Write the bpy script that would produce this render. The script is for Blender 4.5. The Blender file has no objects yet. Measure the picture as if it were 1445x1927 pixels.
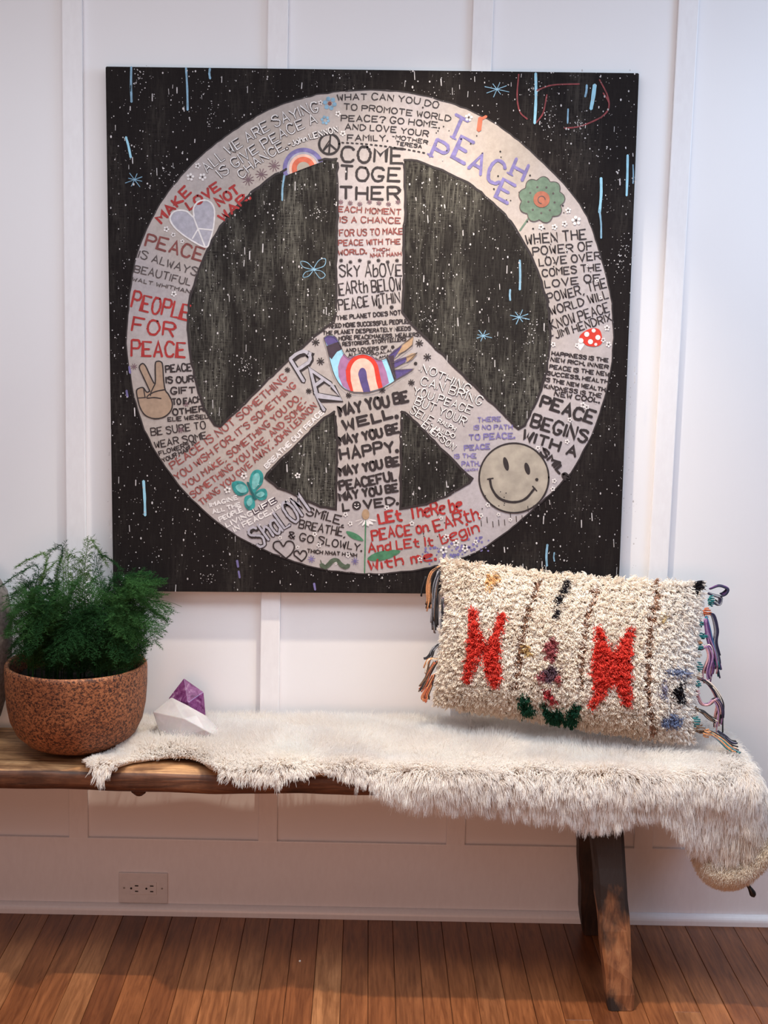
import bpy, bmesh, math, random
import numpy as np
from mathutils import Vector, Matrix, noise

random.seed(7); rng = np.random.default_rng(11)
PI = math.pi
sc = bpy.context.scene
COL = sc.collection

# ------------------------------------------------------------------ camera
IW, IH, FPX = 1445, 1927, 2664.645
CAM = np.array([0.0, -3.4024, 1.5453])
FW = np.array([0.01401009, 0.9888349, -0.14835517])
RT = np.array([0.99964825, -0.01051002, 0.02434975])
UP = np.array([-0.02251866, 0.14864413, 0.98863433])
cd = bpy.data.cameras.new('camera'); cam = bpy.data.objects.new('camera', cd); COL.objects.link(cam)
cd.sensor_fit = 'HORIZONTAL'; cd.sensor_width = 36.0; cd.lens = FPX * 36.0 / IW
cam.matrix_world = Matrix(((RT[0], UP[0], -FW[0], CAM[0]), (RT[1], UP[1], -FW[1], CAM[1]), (RT[2], UP[2], -FW[2], CAM[2]), (0, 0, 0, 1)))
cd.clip_start = 0.05
sc.camera = cam

# ------------------------------------------------------------------ light
sc.view_settings.view_transform = 'Standard'; sc.view_settings.look = 'None'
sc.view_settings.gamma = 1.0; sc.view_settings.use_curve_mapping = False
sc.view_settings.exposure = 0.0
w = bpy.data.worlds.new('world'); sc.world = w; w.use_nodes = True
bg = w.node_tree.nodes['Background']; bg.inputs[0].default_value = (1.0, 0.76, 0.68, 1); bg.inputs[1].default_value = 0.11


def lamp(name, kind, loc, target, energy, color, **kw):
    d = bpy.data.lights.new(name, kind); d.energy = energy; d.color = color
    for k, v in kw.items(): setattr(d, k, v)
    o = bpy.data.objects.new(name, d); COL.objects.link(o); o.location = loc
    o.rotation_euler = (Vector(target) - Vector(loc)).to_track_quat('-Z', 'Y').to_euler()
    return o
lamp('ceiling_downlight', 'SPOT', (0.16, -0.43, 2.62), (0.16, -0.40, 0), 196, (1.0, 0.86, 0.67), spot_size=math.radians(78), spot_blend=1.0, shadow_soft_size=0.022)
lamp('window_daylight', 'AREA', (2.1, -1.2, 2.25), (0.5, 0, 0.8), 22, (0.52, 0.73, 1.0), shape='RECTANGLE', size=1.0, size_y=1.0)
lamp('ceiling_glow', 'AREA', (0.05, -1.02, 2.70), (0.05, -1.0, 0), 19.5, (0.78, 0.91, 1.0), shape='RECTANGLE', size=3.2, size_y=0.8, spread=math.radians(124))
lamp('ceiling_bounce', 'AREA', (0.0, -1.35, 2.72), (0.0, -1.2, 0), 27, (0.84, 0.93, 1.0), shape='RECTANGLE', size=3.2, size_y=0.6)
lamp('cool_front_fill', 'AREA', (-1.3, -3.2, 2.35), (0.1, 0, 0.9), 10, (0.88, 0.90, 1.0), shape='RECTANGLE', size=1.3, size_y=1.0)  # unseen cool fill, added to lift the fleece front and left wall
lamp('warm_low_fill', 'AREA', (-0.3, -3.3, 0.85), (0, 0, 0.4), 17, (1.0, 0.52, 0.35), shape='RECTANGLE', size=1.2, size_y=0.8)  # unseen warm fill, added to lift the wall under the bench

# ------------------------------------------------------------------ pixel -> world helpers (same camera as above)
def ray(x, y): return FW + (x - IW / 2) / FPX * RT - (y - IH / 2) / FPX * UP
def atY(x, y, Y):
    d = ray(x, y); return CAM + d * (Y - CAM[1]) / d[1]
def atZ(x, y, Z):
    d = ray(x, y); return CAM + d * (Z - CAM[2]) / d[2]

# ------------------------------------------------------------------ object helpers
def empty(name, loc, label=None, cat=None, group=None):
    o = bpy.data.objects.new(name, None); COL.objects.link(o); o.location = loc
    o.empty_display_size = 0.05
    if label: o['label'] = label
    if cat: o['category'] = cat
    if group: o['group'] = group
    return o
def link(name, data, mat=None, parent=None, label=None, kind=None, cat=None):
    o = bpy.data.objects.new(name, data); COL.objects.link(o)
    if mat is not None: data.materials.append(mat)
    if parent is not None:
        o.parent = parent
        if parent.type == 'EMPTY' or True:
            o.location = tuple(-c for c in world_loc(parent))
    if label: o['label'] = label
    if kind: o['kind'] = kind
    if cat: o['category'] = cat
    return o
def world_loc(o):
    v = Vector(o.location)
    while o.parent: o = o.parent; v += Vector(o.location)
    return v
# geometry is written in world coordinates; link() offsets it for its parent
def mesh(name, verts, faces, mat=None, parent=None, smooth=False, **kw):
    me = bpy.data.meshes.new(name)
    me.from_pydata([tuple(map(float, v)) for v in verts], [], faces); me.update()
    if smooth:
        for p in me.polygons: p.use_smooth = True
    return link(name, me, mat, parent, **kw)
def bmobj(name, bm, mat=None, parent=None, smooth=False, **kw):
    me = bpy.data.meshes.new(name); bm.normal_update(); bm.to_mesh(me); bm.free()
    if smooth:
        for p in me.polygons: p.use_smooth = True
    return link(name, me, mat, parent, **kw)
def box_bm(x0, x1, y0, y1, z0, z1, bev=0.0, seg=2):
    bm = bmesh.new(); bmesh.ops.create_cube(bm, size=1)
    for v in bm.verts:
        v.co = Vector(((x0 + x1) / 2 + v.co.x * (x1 - x0), (y0 + y1) / 2 + v.co.y * (y1 - y0), (z0 + z1) / 2 + v.co.z * (z1 - z0)))
    if bev: bmesh.ops.bevel(bm, geom=bm.edges[:], offset=bev, segments=seg, affect='EDGES', profile=0.6)
    return bm
def tube(pts, radii, n=6):
    pts = [np.array(p, float) for p in pts]; V = []; F = []
    if not hasattr(radii, '__len__'): radii = [radii] * len(pts)
    prev = None
    for i, p in enumerate(pts):
        t = pts[min(i + 1, len(pts) - 1)] - pts[max(i - 1, 0)]; t /= (np.linalg.norm(t) + 1e-12)
        if prev is None: a = np.cross(t, (0.3, 0.9, 0.31))
        else: a = prev - t * (prev @ t)
        a /= (np.linalg.norm(a) + 1e-12); prev = a; b = np.cross(t, a)
        for k in range(n):
            th = 2 * PI * k / n; V.append(p + radii[i] * (a * math.cos(th) + b * math.sin(th)))
    for i in range(len(pts) - 1):
        for k in range(n):
            F.append((i * n + k, i * n + (k + 1) % n, (i + 1) * n + (k + 1) % n, (i + 1) * n + k))
    F.append(tuple(range(n - 1, -1, -1))); F.append(tuple((len(pts) - 1) * n + k for k in range(n)))
    return V, F
def lathe(profile, cx, cy, n=64, wob=None):
    V = []; F = []
    for r, z in profile:
        for k in range(n):
            th = 2 * PI * k / n; rr = r * (1 + (wob(th, z) if wob else 0)); V.append((cx + rr * math.cos(th), cy + rr * math.sin(th), z))
    m = len(profile)
    for i in range(m - 1):
        for k in range(n): F.append((i * n + k, i * n + (k + 1) % n, (i + 1) * n + (k + 1) % n, (i + 1) * n + k))
    return V, F
def catmull(P, k=5, closed=False):
    P = [np.array(p, float) for p in P]
    if len(P) < 3: return P
    out = []
    if closed: Q = [P[-1]] + P + [P[0], P[1]]
    else: Q = [2 * P[0] - P[1]] + P + [2 * P[-1] - P[-2]]
    for i in range(1, len(Q) - 2):
        p0, p1, p2, p3 = Q[i - 1], Q[i], Q[i + 1], Q[i + 2]
        for j in range(k):
            t = j / k
            out.append(0.5 * (2 * p1 + (p2 - p0) * t + (2 * p0 - 5 * p1 + 4 * p2 - p3) * t * t + (3 * p1 - 3 * p2 + p3 - p0) * t ** 3))
    if not closed: out.append(P[-1])
    return out

# ------------------------------------------------------------------ materials
class NT:
    def __init__(s, name):
        s.m = bpy.data.materials.new(name); s.m.use_nodes = True; s.t = s.m.node_tree; s.b = s.t.nodes['Principled BSDF']
    def n(s, kind, **kw):
        o = s.t.nodes.new(kind)
        for k, v in kw.items():
            if k in ('inp',):
                for a, b in v.items(): o.inputs[a].default_value = b
            else: setattr(o, k, v)
        return o
    def l(s, a, b): s.t.links.new(a, b)
    def noise(s, scale, detail=4, rough=0.55, vec=None, dist=0):
        o = s.n('ShaderNodeTexNoise'); o.inputs['Scale'].default_value = scale; o.inputs['Detail'].default_value = detail
        o.inputs['Roughness'].default_value = rough; o.inputs['Distortion'].default_value = dist
        if vec is not None: s.l(vec, o.inputs['Vector'])
        return o.outputs['Fac']
    def pos(s, scale=(1, 1, 1), obj=False):
        if obj: src = s.n('ShaderNodeTexCoord').outputs['Object']
        else: src = s.n('ShaderNodeNewGeometry').outputs['Position']
        mp = s.n('ShaderNodeMapping'); mp.inputs['Scale'].default_value = scale; s.l(src, mp.inputs['Vector']); return mp.outputs[0]
    def ramp(s, fac, stops):
        o = s.n('ShaderNodeValToRGB'); e = o.color_ramp.elements
        while len(e) < len(stops): e.new(0.5)
        for el, (p, c) in zip(e, stops): el.position = p; el.color = (c[0], c[1], c[2], 1)
        s.l(fac, o.inputs[0]); return o.outputs[0]
    def mix(s, fac, a, b, mode='MIX'):
        o = s.n('ShaderNodeMix', data_type='RGBA', blend_type=mode)
        for v, i in ((fac, 0), (a, 6), (b, 7)):
            if hasattr(v, 'is_output'): s.l(v, o.inputs[i])
            elif i == 0: o.inputs[0].default_value = v
            else: o.inputs[i].default_value = (*v, 1)
        return o.outputs[2]
    def bump(s, h, strength=0.2, dist=0.002):
        o = s.n('ShaderNodeBump'); o.inputs['Strength'].default_value = strength; o.inputs['Distance'].default_value = dist
        s.l(h, o.inputs['Height']); s.l(o.outputs[0], s.b.inputs['Normal'])
    def col(s, c):
        if hasattr(c, 'is_output'): s.l(c, s.b.inputs['Base Color'])
        else: s.b.inputs['Base Color'].default_value = (*c, 1)
    def rough(s, r): s.b.inputs['Roughness'].default_value = r
def plain(name, c, rough=0.6, var=0.12, scale=60, bump=0.0, stretch=(1, 1, 1)):
    m = NT(name); v = m.noise(scale, 3, vec=m.pos(stretch))
    lo = tuple(x * (1 - var) for x in c); hi = tuple(min(1, x * (1 + var)) for x in c)
    m.col(m.ramp(v, [(0.3, lo), (0.7, hi)])); m.rough(rough)
    if bump: m.bump(v, bump, 0.001)
    return m.m

# paint on wood panelling
m = NT('white_wall_paint'); big = m.noise(1.3, 3, vec=m.pos()); fine = m.noise(160, 4, vec=m.pos((1, 1, 0.35)))
m.col(m.ramp(big, [(0.3, (0.81, 0.79, 0.81)), (0.7, (0.845, 0.83, 0.85))])); m.rough(0.42); m.bump(fine, 0.10, 0.0008); WALL = m.m
m = NT('white_trim_paint'); fine = m.noise(120, 4, vec=m.pos((1, 1, 0.3)))
m.col(m.ramp(fine, [(0.3, (0.815, 0.79, 0.81)), (0.7, (0.85, 0.83, 0.85))])); m.rough(0.36); m.bump(fine, 0.12, 0.0008); TRIM = m.m

# oak floor board: tone per board from the object's random number
m = NT('oak_floor_board'); oi = m.n('ShaderNodeObjectInfo')
tone = m.ramp(oi.outputs['Random'], [(0.0, (0.15, 0.043, 0.014)), (0.22, (0.28, 0.095, 0.032)), (0.45, (0.225, 0.070, 0.023)), (0.62, (0.34, 0.125, 0.045)), (0.82, (0.20, 0.060, 0.019)), (0.93, (0.46, 0.205, 0.085))])
pv = m.n('ShaderNodeNewGeometry').outputs['Position']; ofs = m.n('ShaderNodeVectorMath', operation='SCALE'); ofs.inputs[0].default_value = (3.1, 17.3, 5.0); m.l(oi.outputs['Random'], ofs.inputs['Scale'])
add = m.n('ShaderNodeVectorMath', operation='ADD'); m.l(pv, add.inputs[0]); m.l(ofs.outputs[0], add.inputs[1])
mp = m.n('ShaderNodeMapping'); mp.inputs['Scale'].default_value = (1, 0.06, 1); m.l(add.outputs[0], mp.inputs[0])
g1 = m.noise(110, 6, 0.65, mp.outputs[0], 0.6)
mp2 = m.n('ShaderNodeMapping'); mp2.inputs['Scale'].default_value = (1, 0.13, 1); m.l(add.outputs[0], mp2.inputs[0])
g2 = m.noise(16, 4, 0.6, mp2.outputs[0], 2.0)
c1 = m.mix(m.ramp(g1, [(0.35, (0, 0, 0)), (0.62, (1, 1, 1))]), (0.55, 0.48, 0.42), (1.0, 1.0, 1.0))
c2 = m.mix(m.ramp(g2, [(0.3, (0, 0, 0)), (0.7, (1, 1, 1))]), (0.66, 0.60, 0.55), (1.12, 1.12, 1.12))
cc = m.mix(1.0, tone, c1, 'MULTIPLY'); cc = m.mix(1.0, cc, c2, 'MULTIPLY')
vo = m.n('ShaderNodeTexVoronoi'); vo.inputs['Scale'].default_value = 7.0; mp3 = m.n('ShaderNodeMapping'); mp3.inputs['Scale'].default_value = (1, 0.45, 1); m.l(add.outputs[0], mp3.inputs[0]); m.l(mp3.outputs[0], vo.inputs['Vector'])
kn = m.ramp(vo.outputs['Distance'], [(0.05, (1, 1, 1)), (0.10, (0, 0, 0))])
cc = m.mix(m.mix(1.0, kn, m.ramp(m.noise(4, 1, vec=add.outputs[0]), [(0.55, (0, 0, 0)), (0.6, (1, 1, 1))]), 'MULTIPLY'), cc, (0.10, 0.035, 0.015))
m.col(cc); m.rough(0.36); m.bump(g1, 0.15, 0.001); OAK = m.m
GAP = plain('floor_gap_dark', (0.04, 0.016, 0.008), 0.9)

def old_wood(name, dark, mid, light, axis, glow=0.5):
    m = NT(name); st = [1, 1, 1]; st[axis] = 0.08; v = m.pos(tuple(st)); g = m.noise(70, 7, 0.7, v, 0.8); big = m.noise(9, 4, 0.6, m.pos(), 0.5)
    a = m.ramp(g, [(0.32, dark), (0.52, mid), (0.72, light)])
    b = m.mix(m.ramp(big, [(0.38, (0, 0, 0)), (0.62, (1, 1, 1))]), (0.45, 0.38, 0.34), (1.1, 1.1, 1.1))
    m.col(m.mix(1.0, a, b, 'MULTIPLY')); m.rough(0.55); m.bump(g, 0.5, 0.003); return m.m
WOODTOP = old_wood('worn_bench_top_wood', (0.17, 0.07, 0.025), (0.50, 0.26, 0.115), (0.70, 0.42, 0.21), 0)
WOODSIDE = old_wood('dark_bench_edge_wood', (0.035, 0.012, 0.006), (0.14, 0.052, 0.024), (0.26, 0.11, 0.05), 0)
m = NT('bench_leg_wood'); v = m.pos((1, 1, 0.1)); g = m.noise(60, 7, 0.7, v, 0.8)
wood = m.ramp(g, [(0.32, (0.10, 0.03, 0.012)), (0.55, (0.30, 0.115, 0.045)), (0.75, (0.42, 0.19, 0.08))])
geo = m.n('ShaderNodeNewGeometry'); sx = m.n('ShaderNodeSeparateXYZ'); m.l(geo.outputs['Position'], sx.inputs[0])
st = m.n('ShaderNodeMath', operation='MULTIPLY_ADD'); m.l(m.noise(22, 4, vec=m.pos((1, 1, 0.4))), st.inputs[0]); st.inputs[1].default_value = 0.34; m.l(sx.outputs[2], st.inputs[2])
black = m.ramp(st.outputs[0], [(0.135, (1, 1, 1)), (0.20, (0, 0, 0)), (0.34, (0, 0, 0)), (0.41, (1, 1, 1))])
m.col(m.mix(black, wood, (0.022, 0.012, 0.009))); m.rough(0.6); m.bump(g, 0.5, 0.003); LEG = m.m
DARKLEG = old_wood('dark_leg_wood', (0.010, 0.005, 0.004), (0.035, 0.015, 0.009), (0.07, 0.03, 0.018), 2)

# ------------------------------------------------------------------ the room
R0, R1 = -2.3, 2.3
bmobj('wall_back', box_bm(R0, R1, 0, 0.10, 0, 2.75), WALL, kind='structure')
rng2 = random.Random(3)
nfl = 0
floor = bmobj('floor', box_bm(R0, R1, -3.9, 0.0, -0.04, -0.006), GAP, kind='structure')
bw = 0.0615; x = -0.0285 - 30 * bw
boards = []
k = 0
while x < 1.85:
    y1 = 0.0 - 0.0; y = -0.001
    ends = {25: -0.62, 27: -0.58, 38: -0.515, 42: -0.47}
    first = True
    while y > -3.4:
        L = rng2.uniform(0.8, 1.5)
        ye = y - L
        if first:
            ye = -rng2.uniform(0.62, 1.5)
            if k in ends: ye = ends[k]
            first = False
        if ye < -3.2: ye = -3.45
        dz = rng2.uniform(-0.0006, 0.0004)
        b = box_bm(x + 0.0005, x + bw - 0.0005, ye + 0.0006, y, -0.012, dz, 0.0009, 1)
        bmobj('floorboard', b, OAK, floor); y = ye
    x += bw; k += 1

bat = []
for i, (px0, px1) in enumerate(((-1.665, -1.19), (-1.1927, 0), (-0.7202, 0), (-0.2474, 0), (0.2242, 0), (0.6975, 0), (1.170, 0), (1.6425, 0))):
    x0 = px0; bmobj('trim_%d' % (i + 1), box_bm(x0, x0 + 0.0475, -0.012, 0, 0.19, 2.75, 0.0022, 2), TRIM, kind='structure')
bmobj('baseboard_back', box_bm(R0, R1, -0.0122, 0, 0.0, 0.1955, 0.002, 2), TRIM, kind='structure')
# quarter-round shoe moulding along the floor
prof = [(-0.0122, 0.0), (-0.030, 0.0), (-0.030, 0.010)] + [(-0.0122 - 0.0178 * math.cos(a), 0.010 + 0.016 * math.sin(a)) for a in np.linspace(0.15, PI / 2, 6)] + [(-0.0122, 0.0262)]
V = [(xx, a, b) for xx in (R0, R1) for a, b in prof]; n = len(prof)
F = [(i, (i + 1) % n, n + (i + 1) % n, n + i) for i in range(n)]
mesh('trim_9', V, F, TRIM, kind='structure')

# ------------------------------------------------------------------ wall outlet
PLASTIC = plain('ivory_plastic', (0.74, 0.70, 0.70), 0.35, 0.04); HOLE = plain('outlet_slot_dark', (0.02, 0.015, 0.015), 0.8)
SCREW = plain('painted_screw', (0.45, 0.40, 0.38), 0.4)
oc = (atY(222, 1641, -.0122) + atY(317, 1698, -.0122)) / 2
ox, oz = float(oc[0]) + 0.0005, float(oc[2])
ot = empty('electrical_outlet', (ox, -0.0122, oz), 'white horizontal double electrical outlet set in the baseboard under the bench', 'outlet')
bmobj('cover_plate', box_bm(ox - .0615, ox + .0615, -0.0185, -0.0123, oz - .040, oz + .040, 0.0028, 3), PLASTIC, ot)
rc = bmobj('receptacle', box_bm(ox - .034, ox + .034, -0.0205, -0.0184, oz - .0165, oz + .0165, 0.0012, 2), PLASTIC, ot)
for sx_ in (-.016, .022):
    bmobj('slot', box_bm(ox + sx_ - .0045, ox + sx_ + .0045, -0.0210, -0.0200, oz + .0055, oz + .0085), HOLE, rc)
    bmobj('slot', box_bm(ox + sx_ - .0040, ox + sx_ + .0040, -0.0210, -0.0200, oz - .0090, oz - .0060), HOLE, rc)
    V, F = tube([(ox + sx_ - .0135, -0.0200, oz), (ox + sx_ - .0135, -0.0211, oz)], .0027, 12); mesh('ground_hole', V, F, HOLE, rc)
for sx_ in (-.0475, .0475):
    V, F = tube([(ox + sx_, -0.018, oz), (ox + sx_, -0.0194, oz)], [.0030, .0025], 14); sw = mesh('screw', V, F, SCREW, ot)
    bmobj('screw_slot', box_bm(ox + sx_ - .0022, ox + sx_ + .0022, -0.0197, -0.0192, oz - .0004, oz + .0004), HOLE, sw)

# ------------------------------------------------------------------ the bench
def rough_box(x0, x1, y0, y1, z0, z1, nx, ny, nz, amp, freq, seed, edge=0.006):
    bm = box_bm(0, 1, 0, 1, 0, 1)
    me_v = {}
    bm.free(); bm = bmesh.new()
    def vert(i, j, k):
        key = (i, j, k)
        if key not in me_v:
            fx, fy, fz = i / nx, j / ny, k / nz
            p = Vector((x0 + (x1 - x0) * fx, y0 + (y1 - y0) * fy, z0 + (z1 - z0) * fz))
            ex = [(fy in (0, 1)), (fz in (0, 1)), (fx in (0, 1))]
            if sum(ex) >= 2:
                c = Vector(((x0 + x1) / 2, (y0 + y1) / 2, (z0 + z1) / 2)); d = c - p
                if fy in (0, 1): p.y += edge * (1 if d.y > 0 else -1)
                if fz in (0, 1): p.z += edge * (1 if d.z > 0 else -1)
            q = p * freq + Vector((seed, seed * 2.1, 0)); q.x *= 0.35
            nv = noise.noise_vector(q); p += nv * amp
            q2 = p * freq * 3.3; q2.x *= 0.3; p += noise.noise_vector(q2) * amp * 0.35
            me_v[key] = bm.verts.new(p)
        return me_v[key]
    for a in range(nx):
        for b in range(ny):
            bm.faces.new((vert(a, b, 0), vert(a, b + 1, 0), vert(a + 1, b + 1, 0), vert(a + 1, b, 0)))
            bm.faces.new((vert(a, b, nz), vert(a + 1, b, nz), vert(a + 1, b + 1, nz), vert(a, b + 1, nz))).material_index = 1
        for c in range(nz):
            bm.faces.new((vert(a, 0, c), vert(a + 1, 0, c), vert(a + 1, 0, c + 1), vert(a, 0, c + 1)))
            bm.faces.new((vert(a, ny, c), vert(a, ny, c + 1), vert(a + 1, ny, c + 1), vert(a + 1, ny, c)))
    for b in range(ny):
        for c in range(nz):
            bm.faces.new((vert(0, b, c), vert(0, b, c + 1), vert(0, b + 1, c + 1), vert(0, b + 1, c)))
            bm.faces.new((vert(nx, b, c), vert(nx, b + 1, c), vert(nx, b + 1, c + 1), vert(nx, b, c + 1)))
    return bm
ZT = 0.490; YF = -0.358
bench = empty('bench', (-0.3, -0.2, 0), 'rustic wooden plank bench with a thick worn seat and dark splayed legs', 'bench')
bm = rough_box(-1.40, 0.85, YF, -0.035, ZT - 0.053, ZT, 150, 16, 5, 0.0045, 14, 3.3)
me = bpy.data.meshes.new('seat'); bm.normal_update(); bm.to_mesh(me); bm.free()
me.materials.append(WOODTOP); me.materials.append(WOODSIDE)
for p in me.polygons:
    p.use_smooth = True
    p.material_index = 1 - p.material_index
link('seat', me, None, bench)
def leg(top, bot, wt, wb, seed, mat=None):
    rings = 14; bm = bmesh.new(); prev = None
    for i in range(rings):
        t = i / (rings - 1); c = Vector(top).lerp(Vector(bot), t); wx = wt[0] + (wb[0] - wt[0]) * t; wy = wt[1] + (wb[1] - wt[1]) * t
        if i == rings - 1: wx *= 0.90; wy *= 0.9
        ch = 0.22
        pts = [(-1, -1 + ch), (-1 + ch, -1), (1 - ch, -1), (1, -1 + ch), (1, 1 - ch), (1 - ch, 1), (-1 + ch, 1), (-1, 1 - ch)]
        rg = []
        for a, b in pts:
            p = c + Vector((a * wx / 2, b * wy / 2, 0)); nv = noise.noise_vector(p * 16 + Vector((seed, 0, 0))); p += Vector((nv.x, nv.y, 0)) * 0.0042
            if i == rings - 1: p.z = c.z
            rg.append(bm.verts.new(p))
        if prev:
            for q in range(8): bm.faces.new((prev[q], rg[q], rg[(q + 1) % 8], prev[(q + 1) % 8]))
        else: bm.faces.new(rg[::-1])
        prev = rg
    bm.faces.new(prev)
    bmesh.ops.recalc_face_normals(bm, faces=bm.faces[:])
    return bmobj('leg', bm, mat or LEG, bench, smooth=False)
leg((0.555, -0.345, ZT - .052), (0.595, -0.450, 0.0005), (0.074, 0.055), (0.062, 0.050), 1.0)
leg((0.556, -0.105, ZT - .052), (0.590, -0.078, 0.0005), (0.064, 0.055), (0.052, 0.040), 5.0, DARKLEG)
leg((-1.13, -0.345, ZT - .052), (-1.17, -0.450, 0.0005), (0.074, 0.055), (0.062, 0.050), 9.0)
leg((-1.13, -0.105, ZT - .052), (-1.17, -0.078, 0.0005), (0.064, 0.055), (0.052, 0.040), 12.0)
V, F = tube([(-0.497, -0.31, ZT - .048), (-0.497, -0.312, ZT - .064), (-0.498, -0.312, ZT - .071)], [0.024, 0.017, 0.008], 8)
mesh('peg', V, F, WOODSIDE, bench)

# ------------------------------------------------------------------ the painting
YC = -0.029                     # front of the canvas
TL, TR_, BL = atY(198.5, 125, YC), atY(1202.5, 137.5, YC), atY(213, 1112.5, YC); BR = TR_ + BL - TL
pc = (TL + BR) / 2
painting = empty('painting', (float(pc[0]), -0.001, float(BL[2])), 'large square black canvas painted with a pale peace sign full of hand lettering', 'painting')
def canvas_mat(name, lo, hi, sx=1.0, cut=(0.42, 0.66)):
    m = NT(name); a = m.noise(9, 5, 0.65, m.pos((1.3, 1, 0.32)), 0.4); b = m.noise(260, 3, 0.7, m.pos((1, 1, 0.10))); b2 = m.noise(300, 3, 0.7, m.pos((0.12, 1, 1)))
    f = m.mix(0.5, m.ramp(b, [(0.42, (0, 0, 0)), (0.66, (1, 1, 1))]), m.ramp(b2, [(0.42, (0, 0, 0)), (0.66, (1, 1, 1))]), 'SCREEN')
    f2 = m.mix(1.0, f, m.ramp(a, [(cut[0], (0.10, 0.10, 0.10)), (cut[1], (1, 1, 1))]), 'MULTIPLY')
    m.col(m.mix(f2, lo, hi)); m.rough(0.75); m.b.inputs['Specular IOR Level'].default_value = 0.18; m.bump(m.noise(420, 2, vec=m.pos()), 0.25, 0.0006); return m.m
DARK = canvas_mat('black_gesso_canvas', (0.0085, 0.0055, 0.0058), (0.050, 0.042, 0.037), cut=(0.50, 0.76))
DARK2 = canvas_mat('brushed_black_paint', (0.010, 0.0075, 0.0075), (0.165, 0.155, 0.132), cut=(0.44, 0.68))
V = []
for yy in (YC, -0.0005):
    for c in (TL, TR_, BR, BL): V.append((c[0], yy, c[2]))
bm = bmesh.new(); vs = [bm.verts.new(v) for v in V]
bm.faces.new((vs[0], vs[3], vs[2], vs[1])); bm.faces.new((vs[4], vs[5], vs[6], vs[7]))
for i in range(4): bm.faces.new((vs[i], vs[(i + 1) % 4], vs[4 + (i + 1) % 4], vs[4 + i]))
bmesh.ops.recalc_face_normals(bm, faces=bm.faces[:]); bmesh.ops.bevel(bm, geom=bm.edges[:], offset=0.0015, segments=2, affect='EDGES')
bmobj('canvas', bm, DARK, painting)

def ink(name, c, var=0.15, sc_=90): return plain(name, c, 0.6, var, sc_)
INK = {'k': ink('black_paint', (0.022, 0.016, 0.018)), 'g': ink('faded_black_paint', (0.085, 0.068, 0.068), .3), 'r': ink('red_paint', (0.36, 0.022, 0.022), .25), 'd': ink('faded_red_paint', (0.27, 0.065, 0.06), .3), 't': ink('brown_red_paint', (0.20, 0.05, 0.045), .3),
       'w': ink('white_paint', (0.74, 0.70, 0.70), .12), 'p': ink('violet_blue_paint', (0.17, 0.145, 0.34), .25), 'l': ink('lavender_paint', (0.40, 0.38, 0.44)), 'b': ink('pale_blue_paint', (0.20, 0.36, 0.50), .25), 'B': ink('sky_blue_paint', (0.30, 0.58, 0.74), .1),
       'o': ink('orange_red_paint', (0.60, 0.13, 0.07)), 'y': ink('tan_paint', (0.40, 0.26, 0.16)), 'e': ink('green_paint', (0.055, 0.19, 0.10), .25), 'G': ink('sage_green_paint', (0.125, 0.185, 0.135), .2), 'T': ink('teal_paint', (0.02, 0.24, 0.24), .45, 60), 'a': ink('light_teal_paint', (0.16, 0.42, 0.42), .3),
       'P': ink('peach_paint', (0.72, 0.46, 0.38)), 'm': ink('mauve_paint', (0.33, 0.15, 0.30)), 'V': ink('deep_violet_paint', (0.085, 0.06, 0.20)), 'R': ink('scarlet_paint', (0.58, 0.035, 0.02), .1), 'h': ink('hand_tan_paint', (0.36, 0.25, 0.18), .12), 's': ink('grey_beige_paint', (0.36, 0.315, 0.265), .2, 30), 'n': ink('dark_plum_paint', (0.045, 0.028, 0.045)),
       'f': ink('faint_crimson_paint', (0.20, 0.03, 0.035), .4), 'c': ink('olive_green_paint', (0.075, 0.105, 0.07), .3)}
_c = [0]
def layer(L):
    _c[0] = (_c[0] + 1) % 12
    return YC - 0.00035 * L - _c[0] * 0.000018
class Ribbon:
    """flat strokes and filled shapes of paint on the canvas, given in photo coordinates on the canvas plane"""
    def __init__(s): s.V = []; s.F = []
    def P(s, x, y, Y):
        p = atY(x, y, Y); return (p[0], Y, p[2])
    def poly(s, pts, L=2):
        Y = layer(L); b = len(s.V)
        for q in pts: s.V.append(s.P(q[0], q[1], Y))
        s.F.append(tuple(range(b, b + len(pts))))
    def stroke(s, pts, th, L=3, taper=True):
        pts = [np.array(p, float) for p in pts]
        if len(pts) == 1: return s.dot(pts[0][0], pts[0][1], th / 2, L)
        Y = layer(L); b = len(s.V); n = len(pts); h = th / 2
        ends = []
        for i in range(n):
            d = pts[min(i + 1, n - 1)] - pts[max(i - 1, 0)]; d /= (np.hypot(*d) + 1e-9)
            nn = np.array([-d[1], d[0]]); m_ = 1.0
            if 0 < i < n - 1:
                d1 = pts[i] - pts[i - 1]; d1 /= (np.hypot(*d1) + 1e-9); cs = abs(d1 @ d); m_ = 1 / max(cs, 0.45)
            hh = h * m_ * random.uniform(0.88, 1.1)
            p = pts[i]
            if i == 0: ends.append(p - d * h * .8)
            if i == n - 1: last = p + d * h * .8
            s.V.append(s.P(*(p + nn * hh), Y)); s.V.append(s.P(*(p - nn * hh), Y))
        for i in range(n - 1): s.F.append((b + 2 * i, b + 2 * i + 1, b + 2 * i + 3, b + 2 * i + 2))
        k = len(s.V); s.V.append(s.P(*ends[0], Y)); s.V.append(s.P(*last, Y))
        s.F.append((b, k, b + 1)); s.F.append((b + 2 * n - 2, b + 2 * n - 1, k + 1))
    def dot(s, x, y, r, L=3, n=8, ry=None):
        ry = ry or r; a0 = random.random()
        s.poly([(x + r * math.cos(a0 + 2 * PI * k / n), y + ry * math.sin(a0 + 2 * PI * k / n)) for k in range(n)], L)
    def done(s, name, mat, label=None, kind=None, parent=None):
        if not s.F: return
        o = mesh(name, s.V, s.F, mat, parent or painting, label=label, kind=kind); return o

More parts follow.
